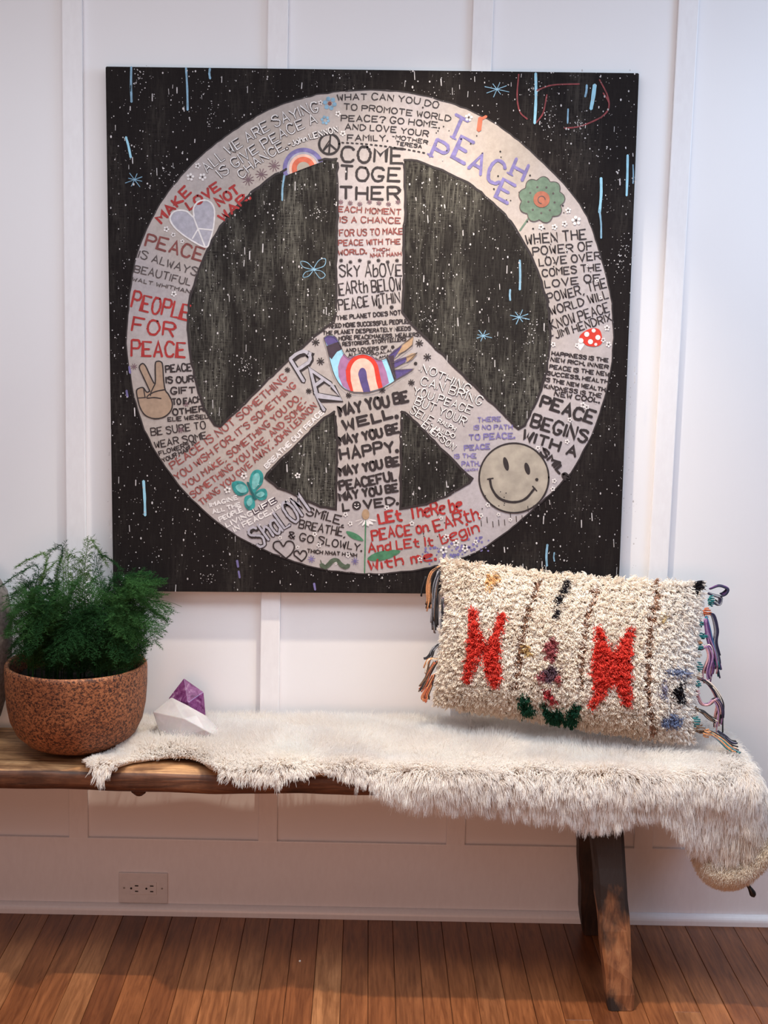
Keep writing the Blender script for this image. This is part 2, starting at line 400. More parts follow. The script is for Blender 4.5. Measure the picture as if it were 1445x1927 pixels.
def jag(pts, amp=1.6, step=7, closed=True):
    out = []; n = len(pts)
    for i in range(n if closed else n - 1):
        a = np.array(pts[i], float); b = np.array(pts[(i + 1) % n], float); L = np.hypot(*(b - a)); m_ = max(1, int(L / step))
        for j in range(m_): out.append(a + (b - a) * j / m_ + rng.normal(0, amp * 0.4, 2))
    return out
def arc(cx, cy, r, a0, a1, n=24, ry=None):
    ry = ry or r; return [(cx + r * math.cos(math.radians(a)), cy - ry * math.sin(math.radians(a))) for a in np.linspace(a0, a1, n)]

outer = [(638, 172), (575, 183), (520, 200), (474, 223.5), (408, 268), (349, 321), (300, 385), (261, 467), (248, 525), (241.5, 582), (238, 646), (246.7, 717), (262, 780), (285.6, 838), (327, 900), (378, 957), (438, 1003.6), (485, 1029), (532.5, 1049), (603.6, 1071), (686, 1079.5), (735, 1078), (800, 1070), (883.6, 1045), (930, 1018), (973, 985), (1027, 937), (1074, 890), (1098, 848), (1121, 800), (1144, 722), (1153, 659.5), (1152, 581.7), (1139, 511.6), (1105, 408), (1060, 345), (1005, 290), (960, 252), (908, 218.5), (845, 193), (780, 176), (710, 169)]
m = NT('pale_painted_ground'); a = m.noise(5, 5, 0.6, m.pos()); b = m.noise(70, 4, 0.7, m.pos()); sp = m.n('ShaderNodeSeparateXYZ'); m.l(m.n('ShaderNodeNewGeometry').outputs['Position'], sp.inputs[0])
hue = m.mix(m.ramp(m.noise(2.2, 3, 0.5, m.pos((1, 1, 1))), [(0.38, (0, 0, 0)), (0.62, (1, 1, 1))]), (0.455, 0.40, 0.365), (0.43, 0.40, 0.43))
m.col(m.mix(1.0, m.mix(1.0, hue, m.ramp(a, [(0.3, (0.84, 0.82, 0.80)), (0.7, (1.10, 1.06, 1.05))]), 'MULTIPLY'), m.ramp(b, [(0.3, (0.86, 0.85, 0.84)), (0.65, (1.04, 1.04, 1.04))]), 'MULTIPLY')); m.rough(0.65)
m.bump(m.noise(300, 3, vec=m.pos()), 0.25, 0.0006); PALE = m.m
r = Ribbon(); r.poly(jag(catmull(outer, 4, True), 1.3, 6), 1); r.done('peace_sign', PALE)
UL = [(634, 298), (590, 303), (560, 311), (518, 327), (474, 361), (442, 391), (415, 425), (386, 479), (368, 525), (356, 566), (353, 620), (361, 686), (371, 728), (384, 768), (404, 800), (414, 803), (454, 765), (512, 707), (581, 642), (612, 617), (628, 604), (632, 585), (633, 530), (633, 470), (635, 380)]
UR = [(760, 300), (785, 303), (807, 311), (849, 329), (880, 344), (905, 362), (950, 403), (977, 440), (997, 478), (1012, 510), (1030, 568), (1036, 633), (1029, 698), (1018, 733), (1004, 765), (988, 800), (976, 808), (960, 792), (920, 753), (859, 694), (795, 630), (770, 605), (757, 587), (759, 530), (759, 470), (763, 380)]
LL = [(630, 774), (610, 786), (574, 822), (536, 858), (502, 891), (499, 899), (524, 917), (574, 941), (603, 953), (632, 958), (633, 900), (634, 830)]
LR = [(755, 775), (763, 776), (790, 803), (823, 836), (858, 872), (887, 901), (884, 909), (846, 931), (801, 949), (754, 957), (754, 900), (754, 840)]
r = Ribbon()
for q in (UL, UR, LL, LR): r.poly(jag(q, 1.2, 6), 2)
r.done('dark_quarter', DARK2)
r = Ribbon()
for q in (UL, UR, LL, LR):
    q2 = q + [q[0]]
    r.stroke(jag(q2, 1.5, 9, False), 4.5, 3)
o2 = outer[8:20]; r.stroke(jag(catmull(outer + [outer[0]], 3), 1.2, 9, False), 2.5, 2); r.done('brushed_outline', INK['k'])

def inside(pt, poly):
    x, y = pt; c = False; n = len(poly); j = n - 1
    for i in range(n):
        xi, yi = poly[i]; xj, yj = poly[j]
        if (yi > y) != (yj > y) and x < (xj - xi) * (y - yi) / (yj - yi) + xi: c = not c
        j = i
    return c

# --- hand lettering: a stroke alphabet
GL = {'A': '00 26 40|12 32', 'B': '00 06|~06 36 45 33 03|~03 33 42 41 30 00', 'C': '~45 36 16 04 02 10 30 41', 'D': '00 06|~06 26 44 42 20 00', 'E': '40 00 06 46|03 33', 'F': '00 06 46|03 33',
      'G': '~45 36 16 04 02 10 30 42|22 42', 'H': '00 06|40 46|03 43', 'I': '00 06', 'J': '~36 31 20 10 01', 'K': '00 06|36 03 40', 'L': '06 00 30', 'M': '00 06 23 46 40', 'N': '00 06 40 46', 'O': '~36 16 04 02 10 30 42 44 36',
      'P': '00 06|~06 36 45 44 33 03', 'R': '00 06|~06 36 45 44 33 03|23 40', 'S': '~45 36 16 05 14 33 42 30 10 01', 'T': '06 46|26 20', 'U': '~06 02 10 30 42 46', 'V': '06 20 46', 'W': '06 10 24 30 46', 'X': '00 46|06 40', 'Y': '06 23 46|23 20', 'Z': '06 46 00 40',
      'a': '~34 14 03 01 10 31|34 30', 'b': '06 00|~03 24 33 31 20 00', 'd': '36 30|~34 14 03 01 10 31', 'e': '~02 33 34 14 03 01 10 30', 'g': '~34 14 03 01 10 31|~34 3z 1y 0z', 'h': '06 00|~03 24 33 30', 'i': '04 00|06', 'l': '06 00 10', 'm': '04 00|~03 14 23 20|~23 34 43 40', 'n': '04 00|~03 24 33 30',
      'o': '~14 03 01 10 20 31 33 24 14', 'r': '04 00|~03 14 34', 's': '~34 14 03 31 20 00', 't': '16 11 20 30|04 34', 'w': '04 10 23 30 44', 'k': '06 00|34 02 30', 'u': '~04 01 10 30|34 30',
      '.': '00', ',': '10 0z', '-': '03 23', "'": '06 05', '?': '~05 16 36 45 33 22|20', '&': '~40 05 16 26 35 02 11 20 43', '!': '06 02|00', '@': ''}
def glyph(ch):
    out = []; wd = 0
    for st_ in GL[ch].split('|'):
        if not st_: continue
        sm = st_[0] == '~'; st_ = st_.lstrip('~'); pts = []
        for t in st_.split():
            yv = {'z': -1, 'y': -2}.get(t[1]); yv = int(t[1]) if yv is None else yv
            pts.append((int(t[0]), yv)); wd = max(wd, int(t[0]))
        out.append(catmull(pts, 4) if sm and len(pts) > 2 else [np.array(p, float) for p in pts])
    return out, wd
def write(r, s, p0, p1, h, th, bend=0, L=3, jit=0.12, up=None, gap=1.5):
    """write s so that it fills the base line p0-p1 (photo pixels on the canvas), letters h high"""
    p0 = np.array(p0, float); p1 = np.array(p1, float)
    adv = []; x = 0
    for ch in s:
        if ch == ' ': x += 2.2; adv.append(None); continue
        gl, wd = glyph(ch); adv.append((x, gl, wd)); x += wd + gap
    tot = x - gap; d = p1 - p0; LL_ = np.hypot(*d); d /= LL_; nrm = np.array([d[1], -d[0]]) if up is None else np.array(up, float)
    kx = LL_ / tot; ky = max(h - th * .9, h * .55) / 6
    for a in adv:
        if a is None: continue
        x0, gl, wd = a; mid = (x0 + wd / 2) * kx; t = mid / LL_ * 2 - 1
        off = bend * (1 - t * t); sl = -2 * bend * t / (LL_ / 2)
        dd = d + nrm * sl; dd /= np.hypot(*dd); nn = np.array([dd[1], -dd[0]]) if up is None else nrm
        c = p0 + d * mid + nrm * off; hs = random.uniform(0.93, 1.07); yo = random.uniform(-.04, .04) * h
        for st_ in gl:
            pts = [c + dd * ((q[0] - wd / 2) * kx + random.uniform(-jit, jit) * kx) + nn * ((q[1] * ky + random.uniform(-jit, jit) * ky) * hs + yo) for q in st_]
            r.stroke(pts, th * (1.7 if len(pts) == 1 else 1), L)

# (text, base-line start, base-line end, letter height, stroke width, bend) grouped by quote: colour, label, lines
Q = [
 ('k', 'dotted-underlined black quote at the top of the ring', [("WHAT CAN YOU DO", (635, 189), (824, 203), 13, 2.0, 7), ("TO PROMOTE WORLD", (647, 206), (847, 228), 12, 2.0, 3), ("PEACE? GO HOME.", (642, 227), (826, 241), 12.5, 2.1, 3), ("AND LOVE YOUR", (650, 244), (805, 257), 12, 2.1, 3), ("FAMILY.", (654, 264), (729, 265), 12, 2.1, 0), ("-MOTHER", (738, 260), (804, 271), 8.5, 1.7, 0), ("TERESA", (745, 272), (793, 279), 8, 1.7, 0)]),
 ('k', 'bold black lettering reading COME TOGETHER', [("COME", (643, 303), (758, 306), 30, 4.4, 0), ("TOGE", (641, 338), (752, 341), 29, 4.4, 0), ("THER", (640, 374), (751, 376), 27, 4.6, 0)]),
 ('t', 'dark red lettering reading EACH MOMENT IS A CHANCE', [("EACH MOMENT", (637, 398), (754, 404), 12, 2.2, 0), ("IS A CHANCE", (640, 418), (753, 420), 12, 2.2, 0), ("FOR US TO MAKE", (639, 444), (758, 440), 13, 2.2, 0), ("PEACE WITH THE", (637, 462), (753, 459), 11.5, 2.2, 0), ("WORLD.", (637, 480), (689, 477), 11, 2.3, 0), ("THICH", (701, 473), (733, 472), 7, 1.7, 0), ("NHAT HANH", (697, 484), (755, 481), 8, 1.7, 0)]),
 ('k', 'thin black lettering reading SKY ABOVE EARTH BELOW PEACE WITHIN', [("SkY AbOVE", (639, 521), (756, 518), 24, 2.4, 0), ("EARth BELOW", (639, 555), (755, 544), 25, 2.4, 0), ("PEACE WiTHIN", (638, 583), (753, 569), 21, 2.3, 0)]),
 ('k', 'small black quote above the dove', [("THE PLANET DOES NOT", (634, 602), (754, 591), 9, 2.0, 0), ("NEED MORE SUCCESSFUL PEOPLE.", (620, 617), (768, 608), 9, 2.0, 0), ("THE PLANET DESPERATELY NEEDS", (608, 630), (773, 621), 8.5, 1.9, 0), ("MORE PEACEMAKERS, HEALERS,", (638, 640), (791, 632), 8.5, 1.9, 0), ("RESTORERS, STORYTELLERS", (645, 651), (764, 641), 8, 1.8, 0), ("AND LOVERS OF", (651, 662), (729, 657), 7.5, 1.8, 0), ("ALL KINDS.", (656, 671), (705, 666), 7.5, 1.8, 0), ("DALAI", (708, 668), (736, 662), 6, 1.4, 0), ("LAMA", (708, 676), (732, 671), 5, 1.3, 0)]),
 ('r', 'red lettering reading MAKE LOVE NOT WAR', [("MAKE", (304, 420), (360, 362), 20, 4.4, 0), ("LOVE", (357, 394), (415, 355), 18, 4.4, 0), ("NOT", (413, 388), (451, 361), 20, 4.4, 0), ("WAR.", (420, 417), (470, 373), 19, 4.4, 0)]),
 ('t', 'brown lettering reading PEACE IS ALWAYS BEAUTIFUL', [("PEACE", (273, 461), (378, 492), 26, 4.0, 0)]),
 ('g', 'grey lettering under the brown word PEACE', [("IS ALWAYS", (260, 484), (369, 519), 16, 2.3, 0), ("BEAUTIFUL", (252, 511), (357, 537), 15, 2.3, 0), ("WALT WHITMAN", (249, 528), (357, 552), 8, 1.7, 0)]),
 ('r', 'red lettering reading PEOPLE FOR PEACE', [("PEOPLE", (246, 578), (352, 603), 33, 4.0, 0), ("FOR", (248, 621), (326, 634), 29, 4.2, 0), ("PEACE", (247, 669), (348, 672), 32, 4.2, 0)]),
 ('k', 'black lettering beside the painted hand', [("PEACE", (312, 701), (360, 697), 15, 2.9, 0), ("IS OUR", (313, 721), (364, 718), 14, 3.0, 0), ("GIFT", (322, 741), (367, 739), 14, 2.9, 0), ("TO EACH", (325, 762), (379, 757), 13, 2.8, 0), ("OTHER", (326, 781), (384, 774), 13, 2.9, 0), ("ELIE WIESEL", (316, 793), (391, 787), 9, 2.0, 0)]),
 ('k', 'thin black lettering reading BE SURE TO WEAR SOME FLOWERS', [("BE SURE TO", (285, 820), (387, 806), 15, 2.1, 0), ("WEAR SOME", (292, 843), (389, 825), 14, 2.1, 0), ("FLOWERS IN", (300, 857), (371, 836), 9.5, 1.9, 0), ("YOUR HAIR.", (307, 870), (361, 846), 9, 1.9, 0)]),
 ('d', 'faded red quote running up the left arm of the sign', [("PEACE IS NOT SOMETHING", (325, 883), (541, 712), 15, 2.4, -6), ("YOU WISH FOR. IT'S SOMETHING", (333, 904), (558, 727), 14, 2.4, -6), ("YOU MAKE, SOMETHING YOU DO,", (349, 920), (567, 748), 13.5, 2.3, -6), ("SOMETHING YOU ARE, AND SOME-", (363, 937), (580, 760), 13.5, 2.3, -6), ("THING YOU GIVE AWAY. JOHN LENNON", (380, 951), (597, 765), 13, 2.2, -5)]),
 ('w', 'white lettering along the lower edge of the left arm', [("BREATHE OUT PEACE", (502, 881), (609, 777), 10, 2.4, 0)]),
 ('w', 'white lettering below the teal butterfly', [("IMAGINE", (396, 954), (448, 939), 9, 2.2, 0), ("ALL THE", (401, 967), (453, 952), 9, 2.2, 0), ("PEOPLE", (414, 981), (457, 962), 10, 2.4, 0), ("LIVING", (427, 992), (476, 968), 10, 2.4, 0), ("IN PEACE.", (442, 1001), (509, 967), 11, 2.6, 0), ("J LENNON", (511, 965), (551, 940), 7, 1.7, 0)]),
 ('k', 'black lettering reading SMILE BREATHE AND GO SLOWLY', [("SMiLE,", (576, 969), (646, 988), 17, 2.8, 0), ("BREATHE,", (562, 993), (649, 1010), 17, 2.4, 0), ("& GO SLOWLY.", (543, 1013), (680, 1037), 15, 2.4, 0), ("THICH NHAT HANH", (578, 1040), (671, 1048), 8, 1.9, 0)]),
 ('k', 'heavy black lettering on the lower stem of the sign', [("MAY YOU BE", (640, 782), (769, 755), 24, 5.2, 0), ("WELL.", (648, 808), (746, 784), 21, 5.4, 0), ("MAY YOU BE", (640, 838), (751, 813), 20, 5.0, 0), ("HAPPY.", (642, 865), (747, 848), 24, 4.8, 0), ("MAY YOU BE", (640, 895), (751, 874), 20, 5.0, 0), ("PEACEFUL", (640, 922), (746, 903), 20, 4.4, 0), ("MAY YOU BE", (640, 942), (749, 924), 18, 4.4, 0), ("L@  VED.", (646, 962), (748, 948), 17, 4.0, 0)]),
 ('r', 'red lettering reading LET THERE BE PEACE ON EARTH', [("LEt", (714, 985), (756, 978), 23, 4.6, 0), ("TheRe be", (772, 976), (869, 961), 26, 4.0, 0), ("PEACE on", (701, 1017), (806, 1000), 22, 3.6, 0), ("EARth", (820, 1000), (902, 976), 25, 3.6, 0), ("And LEt It", (694, 1039), (815, 1026), 19, 3.4, 0), ("begin", (832, 1024), (902, 1001), 23, 3.3, 0), ("With me.", (695, 1073), (819, 1053), 21, 3.8, 0)]),
 ('p', 'violet lettering on the right arm of the sign', [("THERE", (899, 794), (942, 792), 9.5, 2.0, 0), ("IS NO PATH", (892, 808), (964, 807), 9, 2.0, 0), ("TO PEACE.", (883, 828), (968, 824), 12, 2.5, 0), ("PEACE", (874, 847), (922, 844), 11, 2.5, 0), ("IS THE", (855, 862), (896, 861), 9, 1.9, 0), ("PATH.", (869, 877), (902, 876), 10, 2.0, 0), ("GANDHI", (874, 887), (899, 885), 5, 1.1, 0)]),
 ('k', 'black serifed quote on the right side of the ring', [("WHEN THE", (990, 460), (1103, 449), 20, 2.7, 0), ("POWER OF", (1003, 480), (1116, 470), 17, 2.5, 0), ("LOVE OVER", (1015, 500), (1130, 488), 16, 2.4, 0), ("COMES THE", (1021, 520), (1131, 509), 15, 2.4, 0), ("LOVE OF", (1026, 541), (1130, 528), 15, 2.4, 0), ("POWER, THE", (1033, 569), (1142, 541), 19, 2.4, 0), ("WORLD WILL", (1037, 592), (1145, 561), 17, 2.4, 0), ("KNOW PEACE", (1039, 620), (1147, 586), 19, 2.3, 0), ("-JIMI HENDRIX", (1039, 639), (1151, 603), 16, 2.2, 0)]),
 ('k', 'small black quote below the painted mushroom', [("HAPPINESS IS THE", (1038, 668), (1144, 681), 8.5, 2.1, 0), ("NEW RICH. INNER", (1036, 679), (1144, 694), 8.5, 2.1, 0), ("PEACE IS THE NEW", (1034, 693), (1145, 708), 9, 2.1, 0), ("SUCCESS. HEALTH", (1029, 705), (1144, 722), 8.5, 2.1, 0), ("IS THE NEW WEALTH.", (1026, 717), (1140, 737), 8.5, 2.1, 0), ("KINDNESS IS THE", (1024, 730), (1131, 748), 8.5, 2.0, 0), ("NEW COOL.", (1043, 744), (1127, 758), 10, 2.4, 0)]),
 ('k', 'bold black lettering reading PEACE BEGINS WITH A SMILE', [("PEACE", (1016, 764), (1114, 797), 26, 5.2, 0), ("BEGINS", (998, 801), (1102, 832), 26, 4.8, 0), ("WITH A", (982, 826), (1082, 859), 22, 4.8, 0), ("SMiLe", (1016, 852), (1064, 903), 17, 4.6, 0)]),
]
for col, lab, lines in Q:
    r = Ribbon()
    for (s, a, b, h, th, bd) in lines: write(r, s.replace('W', 'W'), a, b, h, th, bd)
    r.done('lettering', INK[col], lab)
# outlined lettering: thick dark strokes with thin pale ones on top
def outlined(lines, dark, pale, th1, th2, label):
    global random
    r1 = Ribbon(); r2 = Ribbon()
    for ln in lines:
        s, a, b, h, bd = ln
        st0 = random.getstate(); write(r1, s, a, b, h, th1, bd, 3); random.setstate(st0); write(r2, s, a, b, h, th2, bd, 4)
    o = r1.done('lettering', INK[dark], label); r2.done('letter_fill', pale, None, None, o)
outlined([("ALL WE ARE SAYING", (391, 326), (600, 208), 21, 14), ("IS GIVE PEACE A", (418, 335), (597, 231), 20, 8), ("CHANCE.", (455, 336), (540, 279), 18, 3), ("-John LENNON".replace('J', 'J'), (545, 277), (636, 247), 12, 2)], 'k', INK['w'], 4.0, 2.1, 'white dark-edged lettering on the upper left of the ring')
outlined([("NOTHING.", (792, 699), (884, 742), 16, 3), ("CAN BRING", (791, 723), (904, 763), 17, 2), ("YOU PEACE", (777, 742), (884, 779), 16, 2), ("BUT YOUR", (780, 760), (873, 800), 17, 1), ("SELF.", (771, 776), (812, 800), 16, 0), ("RALPH", (823, 794), (855, 811), 9, 0), ("WALDO", (812, 806), (854, 824), 9, 0), ("EMERSON", (793, 802), (852, 847), 13, 0)], 'k', INK['w'], 3.4, 1.8, 'white dark-edged lettering at the top of the right arm')
outlined([("ShaLOM", (487, 1030), (583, 961), 42, 0)], 'k', INK['l'], 8.4, 4.4, 'bubble letters reading SHALOM outlined in black')
outlined([("P", (573, 718), (602, 699), 56, 0), ("A", (594, 741), (622, 722), 48, 0), ("N", (611, 772), (642, 752), 40, 0)], 'k', INK['l'], 11, 6.2, 'bubble letters outlined in black beside the dove')
r = Ribbon(); write(r, "LIFE", (480, 966), (520, 943), 12, 5.5); r.done('lettering', INK['n'], 'white word on dark plum blocks'); r = Ribbon(); write(r, "LIFE", (480, 966), (520, 944), 11, 2.2, L=4); r.done('lettering', INK['w'])
# TEACH / PEACE, large slanted violet capitals sharing their middle letters
r = Ribbon(); R30 = np.array([math.cos(math.radians(29)), math.sin(math.radians(29))]); upv = np.array([0.40, -0.92])
for ch, cx, cy, h in (('T', 862, 238, 46), ('P', 829, 280, 40), ('E', 873, 279, 50), ('A', 901, 304, 42), ('C', 936, 318, 48), ('H', 978, 317, 36), ('E', 952, 358, 40)):
    c = np.array((cx, cy), float) - upv * h / 2; wd = 13
    write(r, ch, c - R30 * wd, c + R30 * wd, h, 6.2, up=upv, jit=0.05)
    if ch in 'TPH':
        b0 = c - R30 * (0 if ch == 'T' else wd); r.stroke([b0 - R30 * 6, b0 + R30 * 6], 3)
r.done('lettering', INK['p'], 'large slanted violet capitals TEACH PEACE')

# small drawings -----------------------------------------------------------
def ringline(r, cx, cy, rad, th, a0=0, a1=360, n=36, L=3, ry=None): r.stroke(arc(cx, cy, rad, a0, a1, n, ry), th, L)
# small peace symbol
r = Ribbon(); ringline(r, 619.5, 271, 19, 4.4, 0, 362); r.stroke([(622, 253), (619, 289)], 3.4); r.stroke([(620, 271), (607, 285)], 3.2); r.stroke([(620, 271), (634, 283)], 3.2)
r.stroke([(620, 264), (608, 282)], 2); r.done('small_peace_symbol', INK['k'], 'small round black peace symbol')
# dashes under the top quote
r = Ribbon()
for i in range(18):
    t = i / 17; x_ = 643 + t * 152; y_ = 268 + 6 * t + 13 * t * t; r.stroke([(x_, y_), (x_ + 4, y_ + .8)], 2.8)
r.done('dashed_line', INK['k'], None, 'stuff')
# rainbow
rb = Ribbon(); rb.poly(arc(571, 317, 39, 20, 202), 3); base = rb.done('rainbow', INK['p'], 'little rainbow with violet and red arches')
for rad, c, L in ((31, 'l', 4), (27, 'P', 5), (22, 'o', 6), (12.5, 's', 7)):
    q = Ribbon(); q.poly(arc(571, 317, rad, 20, 202), L); q.done('rainbow_band', INK[c], None, None, base)
# big sage flower
r = Ribbon(); fx, fy = 1019, 376
r.poly([(fx + (37 + 7 * abs(math.cos(4.5 * a + .3))) * math.cos(a), fy + (37 + 7 * abs(math.cos(4.5 * a + .3))) * math.sin(a)) for a in np.linspace(0, 2 * PI, 90)[:-1]], 3)
r.stroke([(997, 407), (978, 434)], 3.2, 2); fl = r.done('painted_flower', INK['G'], 'sage green scalloped flower with a rust centre')
r = Ribbon(); r.stroke([(fx + (37 + 7 * abs(math.cos(4.5 * a + .3))) * math.cos(a), fy + (37 + 7 * abs(math.cos(4.5 * a + .3))) * math.sin(a)) for a in np.linspace(0, 2 * PI, 90)], 1.6, 4)
for k in range(9): a = k * 2 * PI / 9 + .2; r.dot(fx + 25 * math.cos(a), fy + 25 * math.sin(a), 2.2, 4)
r.stroke(arc(1019, 376, 7, 0, 270, 12), 1.6, 6); r.done('flower_outline', INK['g'], None, None, fl)
r = Ribbon(); r.dot(1019, 375, 15.5, 5, 16); r.done('flower_centre', ink('rust_paint', (0.36, 0.12, 0.075)), None, None, fl)
# smiley
r = Ribbon(); r.poly(arc(967, 899.5, 65, 0, 354, 60), 3); sm = r.done('smiley_face', INK['s'], 'round grey beige smiling face outlined in black')
r = Ribbon(); ringline(r, 967, 899.5, 65.5, 3.2, 0, 362, 60, 4)
for cx, cy, ry in ((952, 873, 13), (992, 882, 11.5)):
    t = 0.18; r.poly([(cx + 5.2 * math.cos(a) * math.cos(t) - ry * math.sin(a) * -math.sin(t), cy + 5.2 * math.cos(a) * math.sin(t) + ry * math.sin(a) * math.cos(t)) for a in np.linspace(0, 2 * PI, 20)[:-1]], 4)
mo = catmull([(921.5, 901), (926, 920), (940, 938), (965, 945), (988, 939), (1006, 919)], 6); r.stroke(mo, 4.6, 4); r.stroke([(917, 902), (928, 900)], 2.6, 4); r.stroke([(1002, 915), (1010, 924)], 2.6, 4); r.dot(1010, 902.5, 3.2, 4)
r.done('face_lines', INK['k'], None, None, sm)
# tiny smiling O in the stem
r = Ribbon(); r.dot(671, 951.5, 8.5, 3, 16); o_ = r.done('tiny_smiley', INK['k']); r = Ribbon(); r.dot(668, 949, 1.3, 4); r.dot(674, 949, 1.3, 4); r.stroke([(667, 953), (671, 956), (675, 953)], 1.4, 4); r.done('face_lines', INK['w'], None, None, o_)
# heart with a peace sign
r = Ribbon(); hp = catmull([(386, 465), (352, 447), (328, 427), (320, 410), (330, 397), (350, 397), (364, 408), (364, 392), (374, 379), (392, 378), (403, 393), (402, 425), (395, 452)], 5, True)
r.poly(hp, 3); he = r.done('painted_heart', INK['l'], 'lavender heart outlined in white with peace lines'); r = Ribbon(); r.stroke(hp + [hp[0]], 3, 4); r.stroke([(364, 408), (373, 432), (386, 465)], 2.8, 4); r.stroke([(373, 430), (362, 449)], 2.6, 4); r.stroke([(373, 430), (400, 433)], 2.6, 4); r.done('white_outline', INK['w'], None, None, he)
# two outline hearts
r = Ribbon()
for cx, cy, s_ in ((534, 1034, 1.0), (565, 1046, 0.6)):
    r = Ribbon(); r.stroke([(cx + s_ * a, cy + s_ * b) for a, b in catmull([(4, 17), (-9, 6), (-19, -3), (-18, -13), (-8, -15), (-1, -6), (6, -15), (16, -14), (20, -4), (14, 8), (4, 17)], 4)], 2.8); r.done('outlined_heart', INK['k'])
# hand making a V
r = Ribbon(); hp = [(282, 736), (276, 738), (270, 730), (263, 730), (257, 735), (259, 750), (264, 768), (274, 782), (292, 788), (310, 784), (322, 772), (324, 757), (317, 742), (311, 734), (308, 715), (306, 688), (303, 681), (296, 680), (292, 686), (292, 722), (283, 708), (274, 689), (268, 684), (262, 691), (268, 706), (276, 723)]
r.poly(hp, 3); ha = r.done('painted_hand', INK['h'], 'tan hand making a peace sign'); r = Ribbon(); r.stroke(catmull(hp + [hp[0]], 3), 2.4, 4)
r.stroke([(292, 722), (284, 738)], 2.2, 4); r.stroke(catmull([(311, 733), (292, 737), (279, 744), (277, 749), (290, 748), (303, 750)], 4), 2.2, 4); r.stroke([(270, 730), (273, 748)], 2, 4); r.stroke([(284, 738), (283, 745)], 2, 4); r.stroke([(260, 749), (274, 748)], 2, 4); r.done('hand_outline', INK['k'], None, None, ha)
# teal butterfly
r = Ribbon()
for q in ([(470, 918), (470, 900), (476, 887), (487, 884), (495, 893), (494, 909), (484, 921), (477, 930)], [(468, 924), (455, 933), (444, 930), (437, 918), (437, 908), (448, 905), (460, 909)], [(478, 931), (488, 921), (499, 920), (503, 929), (500, 939), (488, 941)], [(473, 932), (479, 942), (479, 955), (468, 960), (460, 950), (461, 935)]): r.poly(catmull(q, 4, True), 4)
bf = r.done('painted_butterfly', INK['T'], 'teal painted butterfly'); r = Ribbon()
for q in ([(474, 915), (476, 896), (485, 890), (489, 898), (486, 912), (478, 921)], [(464, 925), (452, 927), (443, 917), (450, 911), (461, 914)], [(482, 931), (492, 925), (498, 930), (490, 936)], [(472, 936), (475, 946), (468, 953), (464, 944)]): r.poly(catmull(q, 4, True), 5)
r.done('wing_patch', INK['a'], None, None, bf); r = Ribbon(); r.stroke([(466, 908), (473, 925), (481, 940)], 4.5, 6); r.done('butterfly_body', ink('dark_teal_paint', (0.01, 0.10, 0.11)), None, None, bf)
# dove with rainbow body
r = Ribbon(); body = catmull([(609, 636), (617, 631), (630, 633), (640, 647), (647, 665), (658, 674), (671, 667), (684, 666), (698, 669), (709, 677), (722, 676), (729, 671)], 4) + catmull([(733, 680), (740, 704), (744, 715), (722, 729), (700, 737), (676, 739), (655, 735), (640, 724), (628, 703), (620, 675), (614, 650)], 4)
r.poly(body, 3); dv = r.done('painted_dove', INK['B'], 'dove with a rainbow body and striped tail')
def sub(c, pts, L, nm='dove_band'): q = Ribbon(); q.poly(pts, L); q.done(nm, INK[c], None, None, dv)
sub('V', [(609, 637), (617, 631), (630, 633), (637, 643), (616, 650)], 4); sub('n', [(614, 651), (637, 643), (644, 657), (634, 662), (624, 676), (620, 672)], 4)
sub('m', [(640, 676), (647, 665), (655, 673), (664, 670), (700, 670), (711, 678), (718, 677), (727, 700), (732, 721), (716, 731), (690, 738), (658, 736), (645, 727), (637, 708), (636, 690)], 4)
sub('R', arc(683, 700, 33, 172, 8, 20, 32)[0:1] + arc(682, 700, 31, 172, 8, 20, 33) + [(717, 716), (720, 729), (690, 738), (660, 736), (652, 716)], 5)
sub('P', arc(682, 702, 23, 172, 8, 20, 28) + [(708, 718), (712, 732), (690, 738), (665, 737), (660, 716)], 6)
sub('V', arc(682, 706, 8, 175, 5, 12, 14) + [(691, 714), (697, 737), (684, 738), (678, 720)], 7)
for q in ([(729, 671), (742, 658), (757, 650), (740, 676), (734, 681)], [(735, 683), (748, 676), (765, 671), (763, 681), (739, 694)], [(741, 696), (756, 696), (779, 694), (764, 705), (746, 714)]): sub('V', q, 4, 'tail_feather')
for q in ([(757, 650), (768, 640), (778, 633), (776, 648), (764, 659), (748, 667)], [(764, 671), (774, 665), (785, 664), (776, 676), (766, 681)], [(726, 672), (741, 668), (742, 690), (746, 714), (742, 716), (733, 690)]): sub('y' if q[0][0] > 730 else 'n', q, 5, 'tail_feather')
r = Ribbon(); r.stroke(body + [body[0]], 1.3, 8)
for q in ([(729, 671), (757, 648), (778, 632), (776, 650), (742, 676)], [(738, 683), (785, 664), (768, 681), (740, 694)], [(741, 696), (779, 694), (746, 714)]): r.stroke(q, 1.3, 8)
r.done('dove_outline', INK['g'], None, None, dv)
# mushroom
r = Ribbon(); r.poly(catmull([(1090, 634), (1098, 625), (1112, 618), (1126, 619), (1132, 630), (1132, 646), (1121, 652), (1104, 650), (1095, 641)], 4, True), 3); mu = r.done('painted_mushroom', INK['R'], 'red mushroom cap with white spots'); r = Ribbon()
for a, b, c in ((1104, 629, 5), (1117, 622, 4), (1125, 635, 5), (1111, 643, 5), (1093, 641, 5), (1121, 648, 3)): r.dot(a, b, c, 4)
r.poly([(1091, 640), (1100, 648), (1092, 660), (1084, 652)], 2); r.done('mushroom_spot', INK['w'], None, None, mu)
